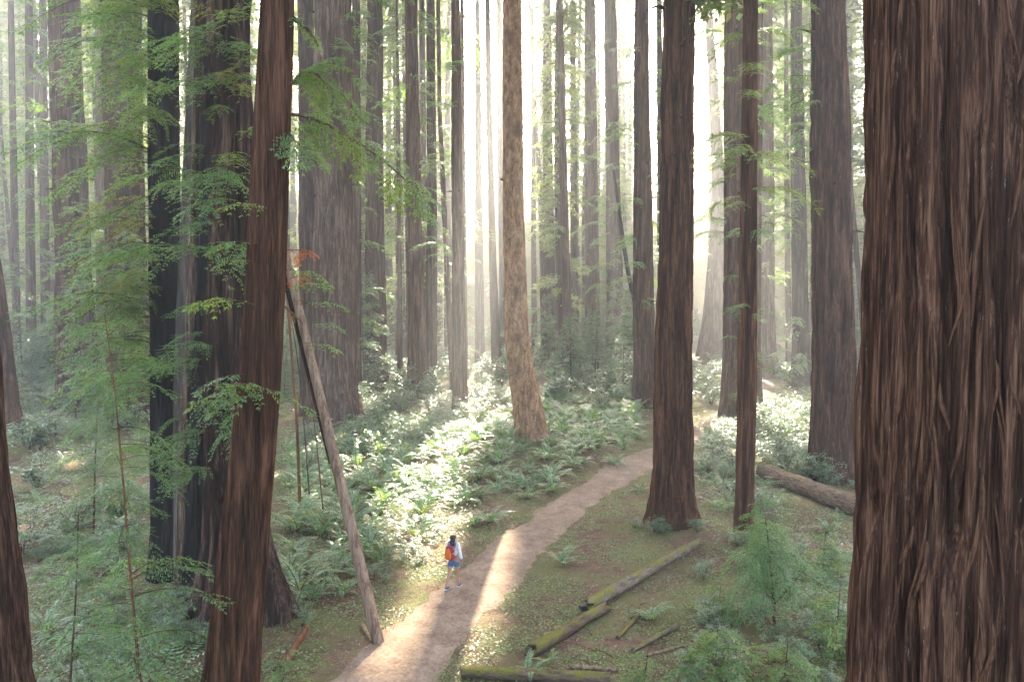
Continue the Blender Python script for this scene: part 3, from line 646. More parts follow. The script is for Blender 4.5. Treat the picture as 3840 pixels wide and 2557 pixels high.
UND = [crown_points(340+i, .6, (9, 12, 7, 14)[i], (2.6, 3.0, 2.4, 3.2)[i], 4200, .34, .095, taper=.85, nb=80) for i in range(4)]
UNDM = [crown_mesh('crown', p, mat=M['understorey']) for p in UND]
def give_crown(root, base, pts, shared, scale=1.0, top=None):
    rot = random.random()*2*PI; c, s = math.cos(rot), math.sin(rot)
    def spin(A): return np.stack([A[:, 0]*c-A[:, 1]*s, A[:, 0]*s+A[:, 1]*c, A[:, 2]], 1)
    dx = np.array([0, 0, 0.]) if top is None else np.array(top)
    W = spin(pts[0])*scale+np.asarray(base)+dx
    m = lit_mask(W, .1)
    if m.mean() < .004:
        o = add('crown', shared, root, tuple(dx)); o.rotation_euler = (0, 0, rot); o.scale = (scale,)*3; return
    P, D, N, Ll, Wd, (zb, az, Lb) = pts
    q = (spin(P)*scale, spin(D), spin(N), Ll*scale, Wd*scale, (zb*scale, az+rot, Lb*scale))
    # limbs too: keep only those whose middle does not cross the light
    mid = np.stack([np.cos(az+rot)*Lb*.5, np.sin(az+rot)*Lb*.5, zb], 1)*scale+np.asarray(base)+dx
    kb = ~lit_mask(mid, 0); q = q[:5]+((zb[kb]*scale, (az+rot)[kb], Lb[kb]*scale),)
    add('crown', crown_mesh('crown', q, ~m), root, tuple(dx))
for i, (root, ax, base, Y, cr) in enumerate(TREES):
    if not cr or root.name.startswith('dead'): continue
    zt = ax[-1, 2]; x, y, r = axis_at(ax, min(zt, 56)); sc = min(1.08, max(.55, zt/84))
    want = (14+.41*Y)/sc
    if want > 66: continue
    j = min([k for k in range(4) if UPZ[k] >= want] or [3]) if Y > 50 else 0
    give_crown(root, base, UP[j], UPM[j], sc, (x-base[0], y-base[1], 0))

# far forest: one trunk mesh per size, shared
def straight(name, r, H, seed, mat):
    z = np.linspace(-.6, H, 8); ax = np.stack([.5*np.sin(z/23+seed), .5*np.cos(z/19+seed)-.5, z, r*(1-.85*np.clip(z/H, 0, 1))+.25*r*np.exp(-np.maximum(z, 0)/1.5)], 1)
    return trunk_mesh(name, ax, M[mat], 18, 40, (0, H*.8), seed=seed, amp=.03, ncell=6)
FT = [straight('trunk', (.55, .75, .45, .95, .6, .8)[i], (86, 74, 92, 90, 64, 94)[i], 60+i, ('bark', 'bark_grey')[i % 2]) for i in range(6)]
UT = [straight('trunk', .09, (8.6, 11.6, 6.7, 13.5)[i], 70+i, 'twig') for i in range(4)]
occupied = [(b[0], b[1]) for _, _, b, _, _ in TREES]
def free(x, y, dmin):
    return all((x-a)**2+(y-b)**2 > dmin*dmin for a, b in occupied)
SHORT = {'t1':'the big reddish redwood','t2':'the big redwood behind hanging sprays','char':'the charred trunk','lean':'the leaning redwood','t6':'the massive twin redwood','t7':'the dark straight redwood','t8':'the redwood with a bare stripe','t10':'the sunbeam redwood','pale':'the pale tree','t13':'the grey sunbeam redwood','t14':'the slim dark redwood','t16':'the tall wide-footed redwood','t17':'the sprig-furred redwood','t18':'the ridged redwood','centre':'the lone reddish redwood','t20':'the flared redwood','thinfront':'the slender trunk','t24':'the far-path redwood','t25':'the blackened redwood','right26':'the log-side redwood','giant':'the giant'}
SPX = sorted((float(topx(np.array([*axis_at(T[k][1], 9.0)[:2], 9.0]))[0]), v) for k, v in SHORT.items())
USED = {}
def gap_label(what, p):
    px = float(topx(np.array([p[0], p[1], 9.0]))[0]); a = [v for x, v in SPX if x <= px]; b = [v for x, v in SPX if x > px]
    if a and b: t = '%s seen between %s and %s' % (what, a[-1], b[0])
    elif b: t = '%s outside of %s in the misty gap' % (what, b[0])
    else: t = '%s hidden beyond %s' % (what, a[-1])
    USED[t] = USED.get(t, 0)+1
    k = USED[t]; t = t.replace('seen between', {1:'between', 2:'also between', 3:'third between', 4:'fourth between', 5:'fifth between'}.get(k, 'another between')); return t
nf = 0; tries = 0
while nf < 225 and tries < 20000:
    tries += 1
    y = 92+150*random.random()**.9; x = random.uniform(-1, 1)*(.70*y+14)
    if not free(x, y, 4.2): continue
    i = random.randrange(3) if y < 142 else 3+random.randrange(3); z = float(hgt(x, y)); sc = random.uniform(.9, 1.1)*(1 if y < 142 else .80)
    # trees right in the sun's path stay thin so that the gap of the photograph stays open
    m = lit_mask(FARC[i][0]*sc+np.array([x, y, z]), 0).mean()
    zz = np.linspace(8, 88*sc, 24)
    if m > .80 or lit_mask(np.stack([x+0*zz, y+0*zz, z+zz], 1), 0).mean() > .15: continue
    occupied.append((x, y)); nf += 1
    lab = gap_label('hazy redwood' if y < 150 else 'distant slope redwood', (x, y))
    root = thing('redwood_tree', lab, 'redwood tree', (x, y, z), 'redwoods in the hazy distance' if y < 150 else 'redwoods on the far slope')
    t = add('trunk', FT[i], root); t.scale = (sc,)*3; t.rotation_euler = (0, 0, random.random()*6.28)
    give_crown(root, (x, y, z), FARC[i], FARCM[i], sc)
FP = []
r_ = np.random.default_rng(77)
for k in range(96):
    y = r_.uniform(225, 340); x = r_.uniform(-1, 1)*(.72*y+10); z = float(hgt(x, y)); h = r_.uniform(42, 64)
    p = crown_points(1000+k, .5, h, r_.uniform(5, 7.5), 1300, 1.15, .42, nb=90, zpow=1.0, taper=.8)
    m = ~lit_mask(p[0]+np.array([x, y, z]), 0); FP.append((p[0][m]+np.array([x, y, z]), p[1][m], p[2][m], p[3][m], p[4][m]))
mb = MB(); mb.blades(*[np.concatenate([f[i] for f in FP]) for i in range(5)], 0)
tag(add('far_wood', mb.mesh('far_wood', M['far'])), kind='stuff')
nu = 0; tries = 0
while nu < 140 and tries < 4000:
    tries += 1
    y = 50+105*random.random(); x = random.uniform(-1, 1)*(.68*y+4)
    if not free(x, y, 2.2) or path_dist(np.array([x]), np.array([y]))[0] < 4 : continue
    px, py, dep = topx(np.array([x, y, 0]))
    if y < 68 and 330 < px < 2000 and random.random() < .92: continue
    if 1560 < px < 1960 and y < 100: continue
    i = random.randrange(4); z = float(hgt(x, y)); sc = random.uniform(.6, 1.15)*(1 if y > 70 else .7)
    if lit_mask(UND[i][0][::7]*sc+np.array([x, y, z]), 0).mean() > .02: continue
    occupied.append((x, y)); nu += 1
    root = thing('young_conifer', gap_label('feathery young conifer', (x, y)), 'young conifer', (x, y, z), 'young conifers in the understorey', random.random()*6.28)
    t = add('trunk', UT[i], root); t.scale = (sc,)*3
    c = add('crown', UNDM[i], root); c.scale = (sc,)*3

# ------------------------------------------------------------------ saplings in front
def sapling(label, P, r0, z0, n, lens, zt=None, meshes=BR, mat='twig', elev=(-.3, .15), group=None, L=2.4):
    """P: stem points from the foot up"""
    base = np.array(P[0]); P = resample(np.array(P, float), .15)
    root = thing('redwood_sapling', label, 'sapling', tuple(base), group)
    mb = MB(); mb.tube(P-base, r0*np.linspace(1, .25, len(P)), 8, 0, True); add('stem', mb.mesh('stem', M[mat]), root)
    H = P[-1, 2]-base[2]
    for i in range(n):
        f = z0+(1-z0)*(i+random.random())/n; k = min(len(P)-1, int(f*(len(P)-1))); a = random.random()*6.28; e = random.uniform(*elev)
        l = random.uniform(*lens)*(1-.55*max(0, (f-z0)/(1-z0))**1.5)
        put_branch(root, base, P[k], (math.cos(a), math.sin(a), math.tan(e)), l, meshes, L, False)
    return root
def foot(x, y):
    p = g2(x, y); p[2] = float(hgt(p[0], p[1])); return p
def stem(pts, Y): return [at2(x, y, Y) for x, y in pts]
b = np.array([at2(345,1800,14.5)[0], 14.5, 0.0]); 
sapling('tall sapling with thin reddish stem and layered flat sprays before the charred trunks', [b]+stem([(322,1568),(300,1330),(283,1100),(262,880),(240,720)], 14.5), .034, .12, 46, (1.0, 2.3), mat='red_stem')
b2 = np.array([at2(150,1900,12.5)[0], 12.5, 0.0])
sapling('sapling with drooping grey-green sprays low beside the cut-off dark trunk', [b2]+stem([(160,1568),(175,1380),(180,1180)], 12.5), .03, .1, 44, (.8, 1.6))
sapling('sapling rising from bluish shrubs by the thin leaning trunk', [foot(215,1240)]+stem([(220,1000),(235,820)], foot(215,1240)[1]), .04, .06, 44, (1.0, 2.2))
p = foot(1782,1440); Y0 = p[1]
sapling('flat-topped sapling with forked dark stem beside the giant trunk', [p]+stem([(1779,1380),(1772,1310),(1768,1250),(1760,1190)], Y0), .05, .45, 46, (1.0, 2.1), elev=(-.45, .0))
for P2, r in (([(1779,1385),(1745,1340),(1725,1290)], .03), ([(1779,1390),(1815,1350),(1850,1310)], .03)):
    rr = bpy.data.objects['redwood_sapling.003']; mb = MB(); q = np.array(stem(P2, Y0)); mb.tube(q-p, [r, r*.8, r*.5], 6, 0, True); add('limb', mb.mesh('limb', M['twig']), rr)
for lab, (x, y), h, n, ln in [
    ('short feathery sapling at the foot of the slender front redwood', (1742,1300), 2.3, 26, (.6, 1.3)),
    ('low bushy sapling touching the lower picture edge under the forked one', (1640,1590), 1.5, 26, (.8, 1.5)),
    ('low sapling leaning against the shaggy foot of the giant', (1920,1520), 1.8, 28, (.7, 1.4)),
    ('small sapling in front of the bare log end', (1890,1330), 1.5, 22, (.6, 1.2)),
    ('spreading sapling between the mossy log and the forked sapling', (1650,1420), 1.0, 20, (.6, 1.2)),
    ('sapling with sunlit pale sprays by the bottom mossy log', (1480,1585), .9, 14, (.5, .9)),
    ('knee-high sapling below the forked sapling', (1800,1600), 1.2, 24, (.7, 1.3)),
    ('sprawling seedling close under the leaning brown redwood', (650,1580), .9, 12, (.4, .8))]:
    p = foot(x, y); sapling(lab, [p, p+np.array([.05, 0, h*.5]), p+np.array([.1, .02, h])], .02, .15, int(n*1.3), ln, elev=(-.5, .1), meshes=BRS, L=1.0)

# ------------------------------------------------------------------ ferns
def frond_mesh(seed, n=20, mat=None, a0=1.2, a1=-.55):
    r = np.random.default_rng(seed); mb = MB(); m = 26; s = np.linspace(0, 1, m)
    a = a0+(a1-a0)*s**1.1; ds = 1/m; x = np.cumsum(np.cos(a)*ds); z = np.cumsum(np.sin(a)*ds); yb = .05*np.sin(s*2+r.random()*6)
    P = np.stack([x, yb, z], 1); mb.tube(P[::3], .006*np.linspace(1, .3, len(P[::3])), 3, 0)
    u = np.linspace(.10, .985, n); B = np.stack([np.interp(u, s, P[:, k]) for k in range(3)], 1)
    ta = np.interp(u, s, a); Tn = np.stack([np.cos(ta), 0*ta, np.sin(ta)], 1); Nn = np.stack([-np.sin(ta), 0*ta, np.cos(ta)], 1)
    L = .125*np.minimum(1, (u/.22))**.6*np.minimum(1, (1.03-u)/.55)**.8
    for sg in (-1, 1):
        D = Tn*.38+np.array([0, sg, 0])-Nn*.22+r.normal(0, .06, (n, 3))
        mb.blades(B, D, Nn+r.normal(0, .15, (n, 3)), L*r.uniform(.85, 1.1, n), .040*np.clip(L/.1, .5, 1), 1, .3)
    return mb.mesh('frond', [M['twig'], mat or M['fern']])
FR = [frond_mesh(400+i, a0=(1.25, 1.05, 1.35, .95)[i], a1=(-.6, -.5, -.2, -.9)[i]) for i in range(4)]
FR += [frond_mesh(405, mat=M['fern_old'], a0=1.0, a1=-.7)]
FRD = [frond_mesh(410, mat=M['fern_dead'], a0=.3, a1=-.7)]
def fern_parts(nf, r):
    out = []
    for i in range(nf):
        out.append((FR[4] if r.random() < .10 else FR[r.integers(4)], 2*PI*(i+r.uniform(-.3, .3))/nf*1.618, r.uniform(-.25, .2), r.uniform(.65, 1.1)))
    for i in range(4): out.append((FRD[0], r.random()*6.28, 0, r.uniform(.6, .9)))
    return out
def make_fern(label, x, y, size, group, parts=True, n=13):
    z = float(hgt(x, y)); root = thing('sword_fern', label, 'fern', (x, y, z), group)
    r = np.random.default_rng(int(abs(x*731+y*97)*10) % 99991)
    for me, az, tilt, sc in fern_parts(n, r):
        o = add('frond', me, root); o.rotation_euler = (0, tilt, az); s = sc*size; o.scale = (s, s, s)
    return root
def merged_fern(seed, n=15):
    r = np.random.default_rng(seed); V, Q, MI = [], [], []; k = 0
    for me, az, tilt, sc in fern_parts(n, r):
        v = np.zeros(len(me.vertices)*3); me.vertices.foreach_get('co', v); v = v.reshape(-1, 3)*sc
        f = np.zeros(len(me.loops), int); me.loops.foreach_get('vertex_index', f)
        mi = np.zeros(len(me.polygons), int); me.polygons.foreach_get('material_index', mi)
        R = np.array(Matrix.Rotation(az, 3, 'Z') @ Matrix.Rotation(tilt, 3, 'Y'))
        V.append(v@R.T); Q.append(f.reshape(-1, 4)+k); MI.append(np.where(mi == 0, 0, 1 if me is not FRD[0] else 2)); k += len(v)
    return mesh_np('sword_fern', np.concatenate(V), np.concatenate(Q), [M['twig'], M['fern'], M['fern_dead']], np.concatenate(MI))
MF = [merged_fern(430+i) for i in range(5)]
ferns = []
def fern_ok(x, y, d):
    if any((x-a)**2+(y-b)**2 < d*d for a, b in ferns): return False
    for _, ax, b, _, _ in TREES:
        r0 = np.interp(.3, ax[:, 2], ax[:, 3])
        if (x-b[0])**2+(y-b[1])**2 < (r0+.25)**2: return False
    return True
for lab, (x, y), s, n in [
    ('single fern growing out of bare ground right beside the path', (1296,1300), 1.0, 15),
    ('big fern at the sunlit edge near the walking person', (1128,1205), 1.25, 18),
    ('large dark fern above the path bank, nearest the path', (1270,1135), 1.25, 18),
    ('fern on the path bank below the pale tree', (1415,1085), 1.2, 16),
    ('fern peeking from behind the lone reddish redwood', (1472,1135), .9, 12),
    ('fern close to the bare log end by the giant trunk', (1905,1228), 1.0, 14),
    ('pale thin fern with dead skirt between mossy log and sapling', (1500,1430), .95, 10),
    ('fern growing over the bottom mossy log', (1215,1560), .85, 9),
    ('small fern at the end of the long mossy log', (1262,1530), .6, 7),
    ('fern low in the dark corner by the cut-off trunk', (110,1460), 1.3, 13),
    ('fern under the tall sapling in the dark corner', (215,1490), 1.2, 12),
    ('fern above the dark corner beside a weathered log', (150,1370), 1.1, 12),
    ('fern at the foot of the leaning pole, far side', (745,1340), 1.1, 14),
    ('fern with sunlit fronds behind the leaning pole', (700,1310), 1.2, 14),
    ('fern beside the slender trunk under the bushes', (1640,1105), 1.1, 13)]:
    p = g2(x, y); ferns.append((p[0], p[1])); make_fern(lab, p[0], p[1], s, None, True, n)
FERNZ = [g2(*q)[:2] for q in [(668,1400),(668,1010),(780,960),(1000,985),(1180,950),(1300,900),(1460,905),(1492,1050),(1380,1095),(1270,1140),(1190,1185),(1090,1230),(1000,1240),(880,1300),(760,1400)]]
FERNZ = np.array(FERNZ); lo, hi = FERNZ.min(0), FERNZ.max(0)
nfn = 0; tries = 0
while nfn < 310 and tries < 9000:
    tries += 1
    x = random.uniform(lo[0], hi[0]); y = lo[1]+(hi[1]-lo[1])*random.random()**1.25
    if not in_poly(np.array([[x, y]]), FERNZ)[0] or path_dist(np.array([x]), np.array([y]))[0] < 1.75: continue
    if n2(np.array([x]), np.array([y]), 4.0, 21)[0] < .30 and y > 30: continue
    px, py, _ = topx(np.array([x, y, 0.]))
    if 880 < px < 1110 and py > 1165 and random.random() < .8: continue
    if not fern_ok(x, y, .66): continue
    ferns.append((x, y)); nfn += 1; s = random.choice((random.uniform(1.0, 1.4), random.uniform(1.4, 2.1)))
    if y < 42: make_fern('sword fern with arching fronds in the thick patch along the path', x, y, s, 'sword ferns in the thick patch', True, random.randint(13, 17))
    else:
        o = add('sword_fern', random.choice(MF), None, (x, y, float(hgt(x, y)))); o.scale = (s,)*3; o.rotation_euler = (0, 0, random.random()*6.28)
        tag(o, 'sword fern with arching fronds in the patch around the pale tree', 'fern', 'sword ferns around the pale tree')

# the ferns past counting: one carpet between the ones that stand out
LF = [frond_mesh(450+i, n=11, a0=(1.1, 1.3, .9)[i], a1=(-.6, -.3, -.8)[i]) for i in range(3)]
def arrays(me):
    v = np.zeros(len(me.vertices)*3); me.vertices.foreach_get('co', v); f = np.zeros(len(me.loops), int); me.loops.foreach_get('vertex_index', f); mi = np.zeros(len(me.polygons), int); me.polygons.foreach_get('material_index', mi)
    f = f.reshape(-1, 4); k = mi == 1; return v.reshape(-1, 3), f[k]
LA = [arrays(m) for m in LF]; V, Q, k = [], [], 0
r_ = np.random.default_rng(99); CARPET = [([(0,1290),(0,850),(345,860),(345,1250)], 150), ([(668,1330),(668,985),(900,900),(1180,880),(1300,870),(1465,880),(1492,1045),(1380,1095),(1190,1170),(1090,1180),(850,1180)], 260), ([(1600,1150),(1600,1010),(1720,960),(1880,920),(1965,1000),(1965,1200),(1700,1210)], 90), ([(100,1600),(100,1300),(330,1300),(460,1480),(460,1600)], 30), ([(1590,960),(1590,840),(1880,840),(1880,900)], 50)]
for poly, cnt in CARPET:
    Zp = np.array([g2(*q)[:2] for q in poly]); lo, hi = Zp.min(0), Zp.max(0); c = 0; t_ = 0
    while c < cnt and t_ < cnt*30:
        t_ += 1; x, y = r_.uniform(lo[0], hi[0]), r_.uniform(lo[1], hi[1])
        if not in_poly(np.array([[x, y]]), Zp)[0] or path_dist(np.array([x]), np.array([y]))[0] < 1.9 or not fern_ok(x, y, .45): continue
        c += 1; s_ = r_.uniform(.8, 1.5); z = float(hgt(x, y)); nfr = r_.integers(7, 11)
        for i in range(nfr):
            v, f = LA[r_.integers(3)]; a = 6.283*(i+r_.uniform(-.3, .3))/nfr; R_ = np.array(Matrix.Rotation(a, 3, 'Z') @ Matrix.Rotation(r_.uniform(-.25, .2), 3, 'Y'))
            V.append(v@R_.T*s_*r_.uniform(.7, 1.1)+np.array([x, y, z])); Q.append(f+k); k += len(v)
tag(add('fern_carpet', mesh_np('fern_carpet', np.concatenate(V), np.concatenate(Q), M['fern'])), kind='stuff')

# ------------------------------------------------------------------ shrubs
def shrub_meshes(seed, n=1500, leaf=.075, lw=.045):
    r = np.random.default_rng(seed); mb = MB(); st = MB(); ns = 9; tips = []
    for i in range(ns):
        a = r.random()*6.28; sp = r.uniform(.15, .75); h = r.uniform(.55, 1.15)
        t = np.linspace(0, 1, 5); P = np.stack([np.cos(a)*sp*t**1.3, np.sin(a)*sp*t**1.3, h*t], 1)+np.cumsum(r.normal(0, .025, (5, 3)), 0); P[0, 2] = 0
        st.tube(P, np.linspace(.014, .004, 5), 4, 0); tips.append(P)
        for j in range(4):
            k = r.integers(2, 5); q = P[k]; d = r.normal(0, 1, 3); d[2] = abs(d[2])*.25; d *= r.uniform(.2, .42)/np.linalg.norm(d)
            Q = np.stack([q, q+d*.6, q+d+np.array([0, 0, -.04])]); st.tube(Q, [.006, .004, .002], 3, 0); tips.append(np.concatenate([Q, Q[-1:], Q[-1:]]))
    ix = r.integers(0, len(tips), n); t = r.uniform(.3, 1.08, n)
    B = np.stack([[np.interp(tt, np.linspace(0, 1, 5), tips[i][:5, k]) for k in range(3)] for i, tt in zip(ix, t)])+r.normal(0, .075, (n, 3))*np.array([1, 1, .7])
    B[:, 2] = np.abs(B[:, 2]); a = r.random(n)*6.28
    D = np.stack([np.cos(a), np.sin(a), r.normal(-.1, .35, n)], 1); N = np.stack([r.normal(0, .45, n), r.normal(0, .45, n), np.ones(n)], 1)
    mb.blades(B, D, N, leaf*r.uniform(.6, 1.3, n), lw*r.uniform(.7, 1.2, n), 0)
    return st.mesh('stems', M['twig']), mb.mesh('foliage', M['shrub'])
SH = [shrub_meshes(500+i) for i in range(5)]
SHF = [shrub_meshes(510+i, 1000, .13, .08) for i in range(4)]
shr = []
def zone_fill(poly2, n, dmin, size, label, group, meshes, name='shrub', pclear=1.4):
    Zp = np.array([g2(*q)[:2] for q in poly2]); lo, hi = Zp.min(0), Zp.max(0); c = 0; tr_ = 0
    while c < n and tr_ < n*40:
        tr_ += 1; x = random.uniform(lo[0], hi[0]); y = lo[1]+(hi[1]-lo[1])*random.random()**1.15
        if not in_poly(np.array([[x, y]]), Zp)[0] or path_dist(np.array([x]), np.array([y]))[0] < pclear: continue
        qx, qy, _ = topx(np.array([x, y, 0.]))
        if 1735 < qx < 2000 and -22 < qy-(1098+(qx-1752)*.385) < 75: continue
        if not fern_ok(x, y, .4) or any((x-a)**2+(y-b)**2 < dmin*dmin for a, b in shr): continue
        shr.append((x, y)); c += 1; s = random.uniform(*size); z = float(hgt(x, y))
        root = thing(name, label, name.replace('_', ' '), (x, y, z), group, random.random()*6.28)
        a, f = random.choice(meshes)
        for nm, me in (('stems', a), ('foliage', f)):
            o = add(nm, me, root); o.scale = (s, s, s*random.uniform(.8, 1.1))
zone_fill([(-40,1330),(-40,820),(345,840),(350,1270)], 150, .55, (.8, 1.7), 'bluish-green leafy shrub in the thicket before the two big redwoods', 'shrubs in the thicket before the big redwoods', SH+SHF, 'thicket_shrub')
zone_fill([(1250,960),(1240,860),(1330,800),(1475,820),(1478,930),(1400,950)], 46, 1.1, (1.2, 2.2), 'pale bluish shrub in the bank behind the fern patch', 'pale bluish shrubs behind the fern patch', SHF)
zone_fill([(1605,1130),(1605,1010),(1700,985),(1860,930),(1900,1000),(1965,1130),(1800,1200),(1640,1190)], 72, .66, (.8, 1.5), 'leafy green shrub crowding around the bare log and slender trunk', 'shrubs around the bare log', SH, pclear=1.6)
zone_fill([(690,1100),(690,985),(800,950),(1000,930),(1180,900),(1180,960),(1040,1000),(900,1060)], 44, .9, (.9, 1.6), 'grey-green twiggy shrub at the back of the fern patch', 'twiggy shrubs at the back of the ferns', SH+SHF)
zone_fill([(600,960),(820,800),(1180,790),(1470,790),(1470,850),(1100,930),(700,960)], 110, 1.25, (1.4, 2.6), 'hazy green bush between the trunks beyond the clearing', 'hazy bushes beyond the clearing', SHF, 'bush')
zone_fill([(1590,960),(1590,840),(1660,830),(1880,830),(1870,900),(1780,880),(1660,940)], 34, 1.3, (1.0, 2.0), 'low bush along the far bend of the path', 'low bushes at the far path bend', SHF, 'bush', pclear=2.2)
zone_fill([(-40,860),(-40,770),(620,770),(620,860)], 80, 1.7, (1.6, 2.8), 'hazy bush under the misty gap beyond the big redwoods', 'hazy bushes under the misty gap', SHF, 'bush')
zone_fill([(60,1600),(60,1250),(340,1262),(470,1500),(460,1600)], 26, .45, (.35, .75), 'low leafy plant on the dark ground under the tall sapling', 'low plants under the tall sapling', SH, 'low_plant')
zone_fill([(1560,1600),(1600,1310),(1720,1240),(1960,1260),(1960,1600)], 46, .42, (.3, .65), 'low leafy plant among the saplings beside the giant', 'low plants among the saplings', SH, 'low_plant')
zone_fill([(820,1340),(880,1200),(1000,1180),(1030,1230),(980,1300),(900,1350)], 26, .4, (.25, .45), 'low sunlit leafy plant beside the walking person', 'low sunlit plants by the person', SH, 'low_plant')
zone_fill([(360,1500),(430,1420),(480,1430),(470,1500)], 5, .5, (.5, .8), 'small leafy plant under the fire-hollowed trunk', 'small plants under the hollow trunk', SH, 'low_plant')

for key in ('centre', 'thinfront', 'right26', 't21', 'pale', 't6', 'ribbed', 't18', 't10', 't7', 't8'):
    root, ax, base = T[key]; r0 = np.interp(.2, ax[:, 2], ax[:, 3])*1.15
    for i in range(6):
        a = random.uniform(-2.9, -.2); d = r0+random.uniform(.1, .5); x, y = base[0]+math.cos(a)*d, base[1]+math.sin(a)*d; z = float(hgt(x, y)); s_ = random.uniform(.28, .55)*(1 if base[1] < 45 else 1.5)
        o = thing('low_plant', 'low leafy plant growing against a trunk foot', 'low plant', (x, y, z), 'low plants against the trunk feet', random.random()*6.28)
        for nm, me in zip(('stems', 'foliage'), random.choice(SH)): q = add(nm, me, o); q.scale = (s_,)*3
# ------------------------------------------------------------------ ground cover, litter, undergrowth (nobody could count these)
def scatter(name, n, box, mat, leaf, lw, acc, lift=(.01, .06), kindname=None, up=.35, ypow=1.0):
    x = rng.uniform(box[0], box[1], n); y = box[2]+(box[3]-box[2])*rng.random(n)**ypow
    k = acc(x, y) & (np.abs(x) < .70*y+2); x, y = x[k], y[k]; n = len(x)
    z = hgt(x, y)+rng.uniform(*lift, n); a = rng.random(n)*6.28
    mb = MB(); mb.blades(np.stack([x, y, z], 1), np.stack([np.cos(a), np.sin(a), rng.normal(.05, .2, n)], 1), np.stack([rng.normal(0, up, n), rng.normal(0, up, n), np.ones(n)], 1), leaf*rng.uniform(.5, 1.4, n), lw*rng.uniform(.6, 1.3, n), 0)
    o = add(name, mb.mesh(name, mat)); tag(o, kind='stuff'); return o
def patchy(seed, s, th, pmin):
    return lambda x, y: (n2(x, y, s, seed)+.35*(n2(x, y, s*.28, seed+1)-.5) > th) & (path_dist(x, y) > pmin+.35*rng.random(len(x)))
scatter('sorrel_cover', 190000, (-14, 17, 15.5, 48), M['sorrel'], .060, .046, patchy(31, 1.3, .33, .84), ypow=1.5)
scatter('leaf_litter', 80000, (-14, 16, 15, 42), M['litter'], .10, .022, lambda x, y: path_dist(x, y) > .62+.6*rng.random(len(x)), (.004, .03), up=.5, ypow=1.5)
scatter('path_litter', 15000, (-8, 8, 15, 45), M['litter'], .05, .02, lambda x, y: path_dist(x, y) < 1.2, (.05, .06), up=.3, ypow=1.3)
scatter('undergrowth', 95000, (-120, 120, 44, 210), M['shrub'], .30, .15, patchy(41, 5.0, .38, 1.5), (.05, .55), up=.7)
scatter('low_undergrowth', 110000, (-26, 26, 15.5, 56), M['shrub'], .085, .05, lambda x, y: (n2(x, y, 2.2, 51) > .40) & (path_dist(x, y) > 2.2) & ((x < -1.5) | (x > 7)), (.03, .28), up=.6)

# ------------------------------------------------------------------ logs, pole and sticks
def log(label, A, B, r0, r1, mat, seed=1, nseg=28, nl=60, rough=.06, jag=0.0, name='fallen_log', cat='log', sink=.1, ends='wood'):
    A = np.array(A, float); B = np.array(B, float); d = B-A; Ln = np.linalg.norm(d); ex = d/Ln
    ey = np.cross((0, 0, 1), ex); ey /= np.linalg.norm(ey); ez = np.cross(ex, ey)
    t = np.linspace(0, 1, nl); th = np.arange(nseg)/nseg; TT, UU = np.meshgrid(th, t)
    R = (r0+(r1-r0)*UU)*(1+rough*4*(vnoise(TT*7, UU*Ln/.8, 7, seed)-.5)+rough*2*(vnoise(TT*14, UU*Ln/.3, 14, seed+1)-.5))
    jg = jag*(vnoise(TT*9, UU*0, 9, seed+3)-.3)
    Xl = UU*Ln + np.where(UU > .5, jg*(UU-.5)*2, -jg*.6*(.5-UU)*2)
    P = np.stack([Xl, R*np.cos(2*PI*TT), R*np.sin(2*PI*TT)], -1)
    e0 = np.stack([Xl[0]+.0, P[0, :, 1]*.55, P[0, :, 2]*.55], -1)+np.array([.05 if jag else 0.01, 0, 0]); c0 = e0*np.array([1, .02, .02])+np.array([.10 if jag else 0, 0, 0])
    e1 = np.stack([Xl[-1], P[-1, :, 1]*.55, P[-1, :, 2]*.55], -1)-np.array([.05 if jag else 0.01, 0, 0]); c1 = e1*np.array([1, .02, .02])-np.array([.10 if jag else 0, 0, 0])
    P = np.concatenate([c0[None], e0[None], P, e1[None], c1[None]])
    mb = MB(); mb.grid(P[:, ::-1]); me = mb.mesh(name, M[mat])
    o = add(name, me); o.matrix_world = Matrix.Translation(Vector(A)) @ Matrix((Vector(ex), Vector(ey), Vector(ez))).transposed().to_4x4()
    tag(o, label, cat); return o
def gl(x, y, lift): p = g2(x, y); p[2] = float(hgt(p[0], p[1]))+lift; return p
log('long mossy log with broken grey end pointing at the lone redwood', gl(1352,1408,.20), gl(1600,1268,.24), .175, .15, 'moss_log', 3, jag=.5)
log('shorter yellow-mossed log lying in line with the longer broken one', gl(1222,1512,.17), gl(1392,1408,.15), .17, .13, 'moss_log2', 5, jag=.4)
log('dark mossy log along the bottom edge under the small ferns', gl(1062,1556,.14), gl(1400,1578,.16), .135, .15, 'moss_log2', 7, jag=.1)
log('thick bare weathered log half hidden by bushes beside the giant', gl(1752,1100,.34), gl(2030,1207,.38), .36, .42, 'bare_log', 9, nseg=40, nl=90, jag=.3)
log('pale weathered log lying before the massive twin redwood', gl(775,985,.2), gl(862,992,.2), .22, .18, 'bare_log', 11, jag=.2)
log('grey log lying at the feet of the hazy redwoods', gl(860,962,.25), gl(1130,962,.25), .26, .2, 'moss_log', 13, jag=.2)
log('short pale log end among the ferns near the lone redwood', gl(1375,1035,.3), gl(1420,1036,.3), .13, .12, 'bare_log', 15)
log('mossy slim branch lying beyond the two mossy logs', gl(1420,1470,.05), gl(1470,1420,.08), .05, .06, 'moss_log2', 17, 12, 30, name='fallen_branch', cat='branch')
log('slim mossy branch pointing to the forked sapling', gl(1455,1500,.06), gl(1560,1445,.08), .055, .06, 'moss_log', 19, 12, 30, name='fallen_branch', cat='branch')
log('thin dark branch lying below the pale thin fern', gl(1480,1512,.04), gl(1575,1488,.05), .03, .035, 'wood', 21, 10, 24, name='fallen_branch', cat='branch')
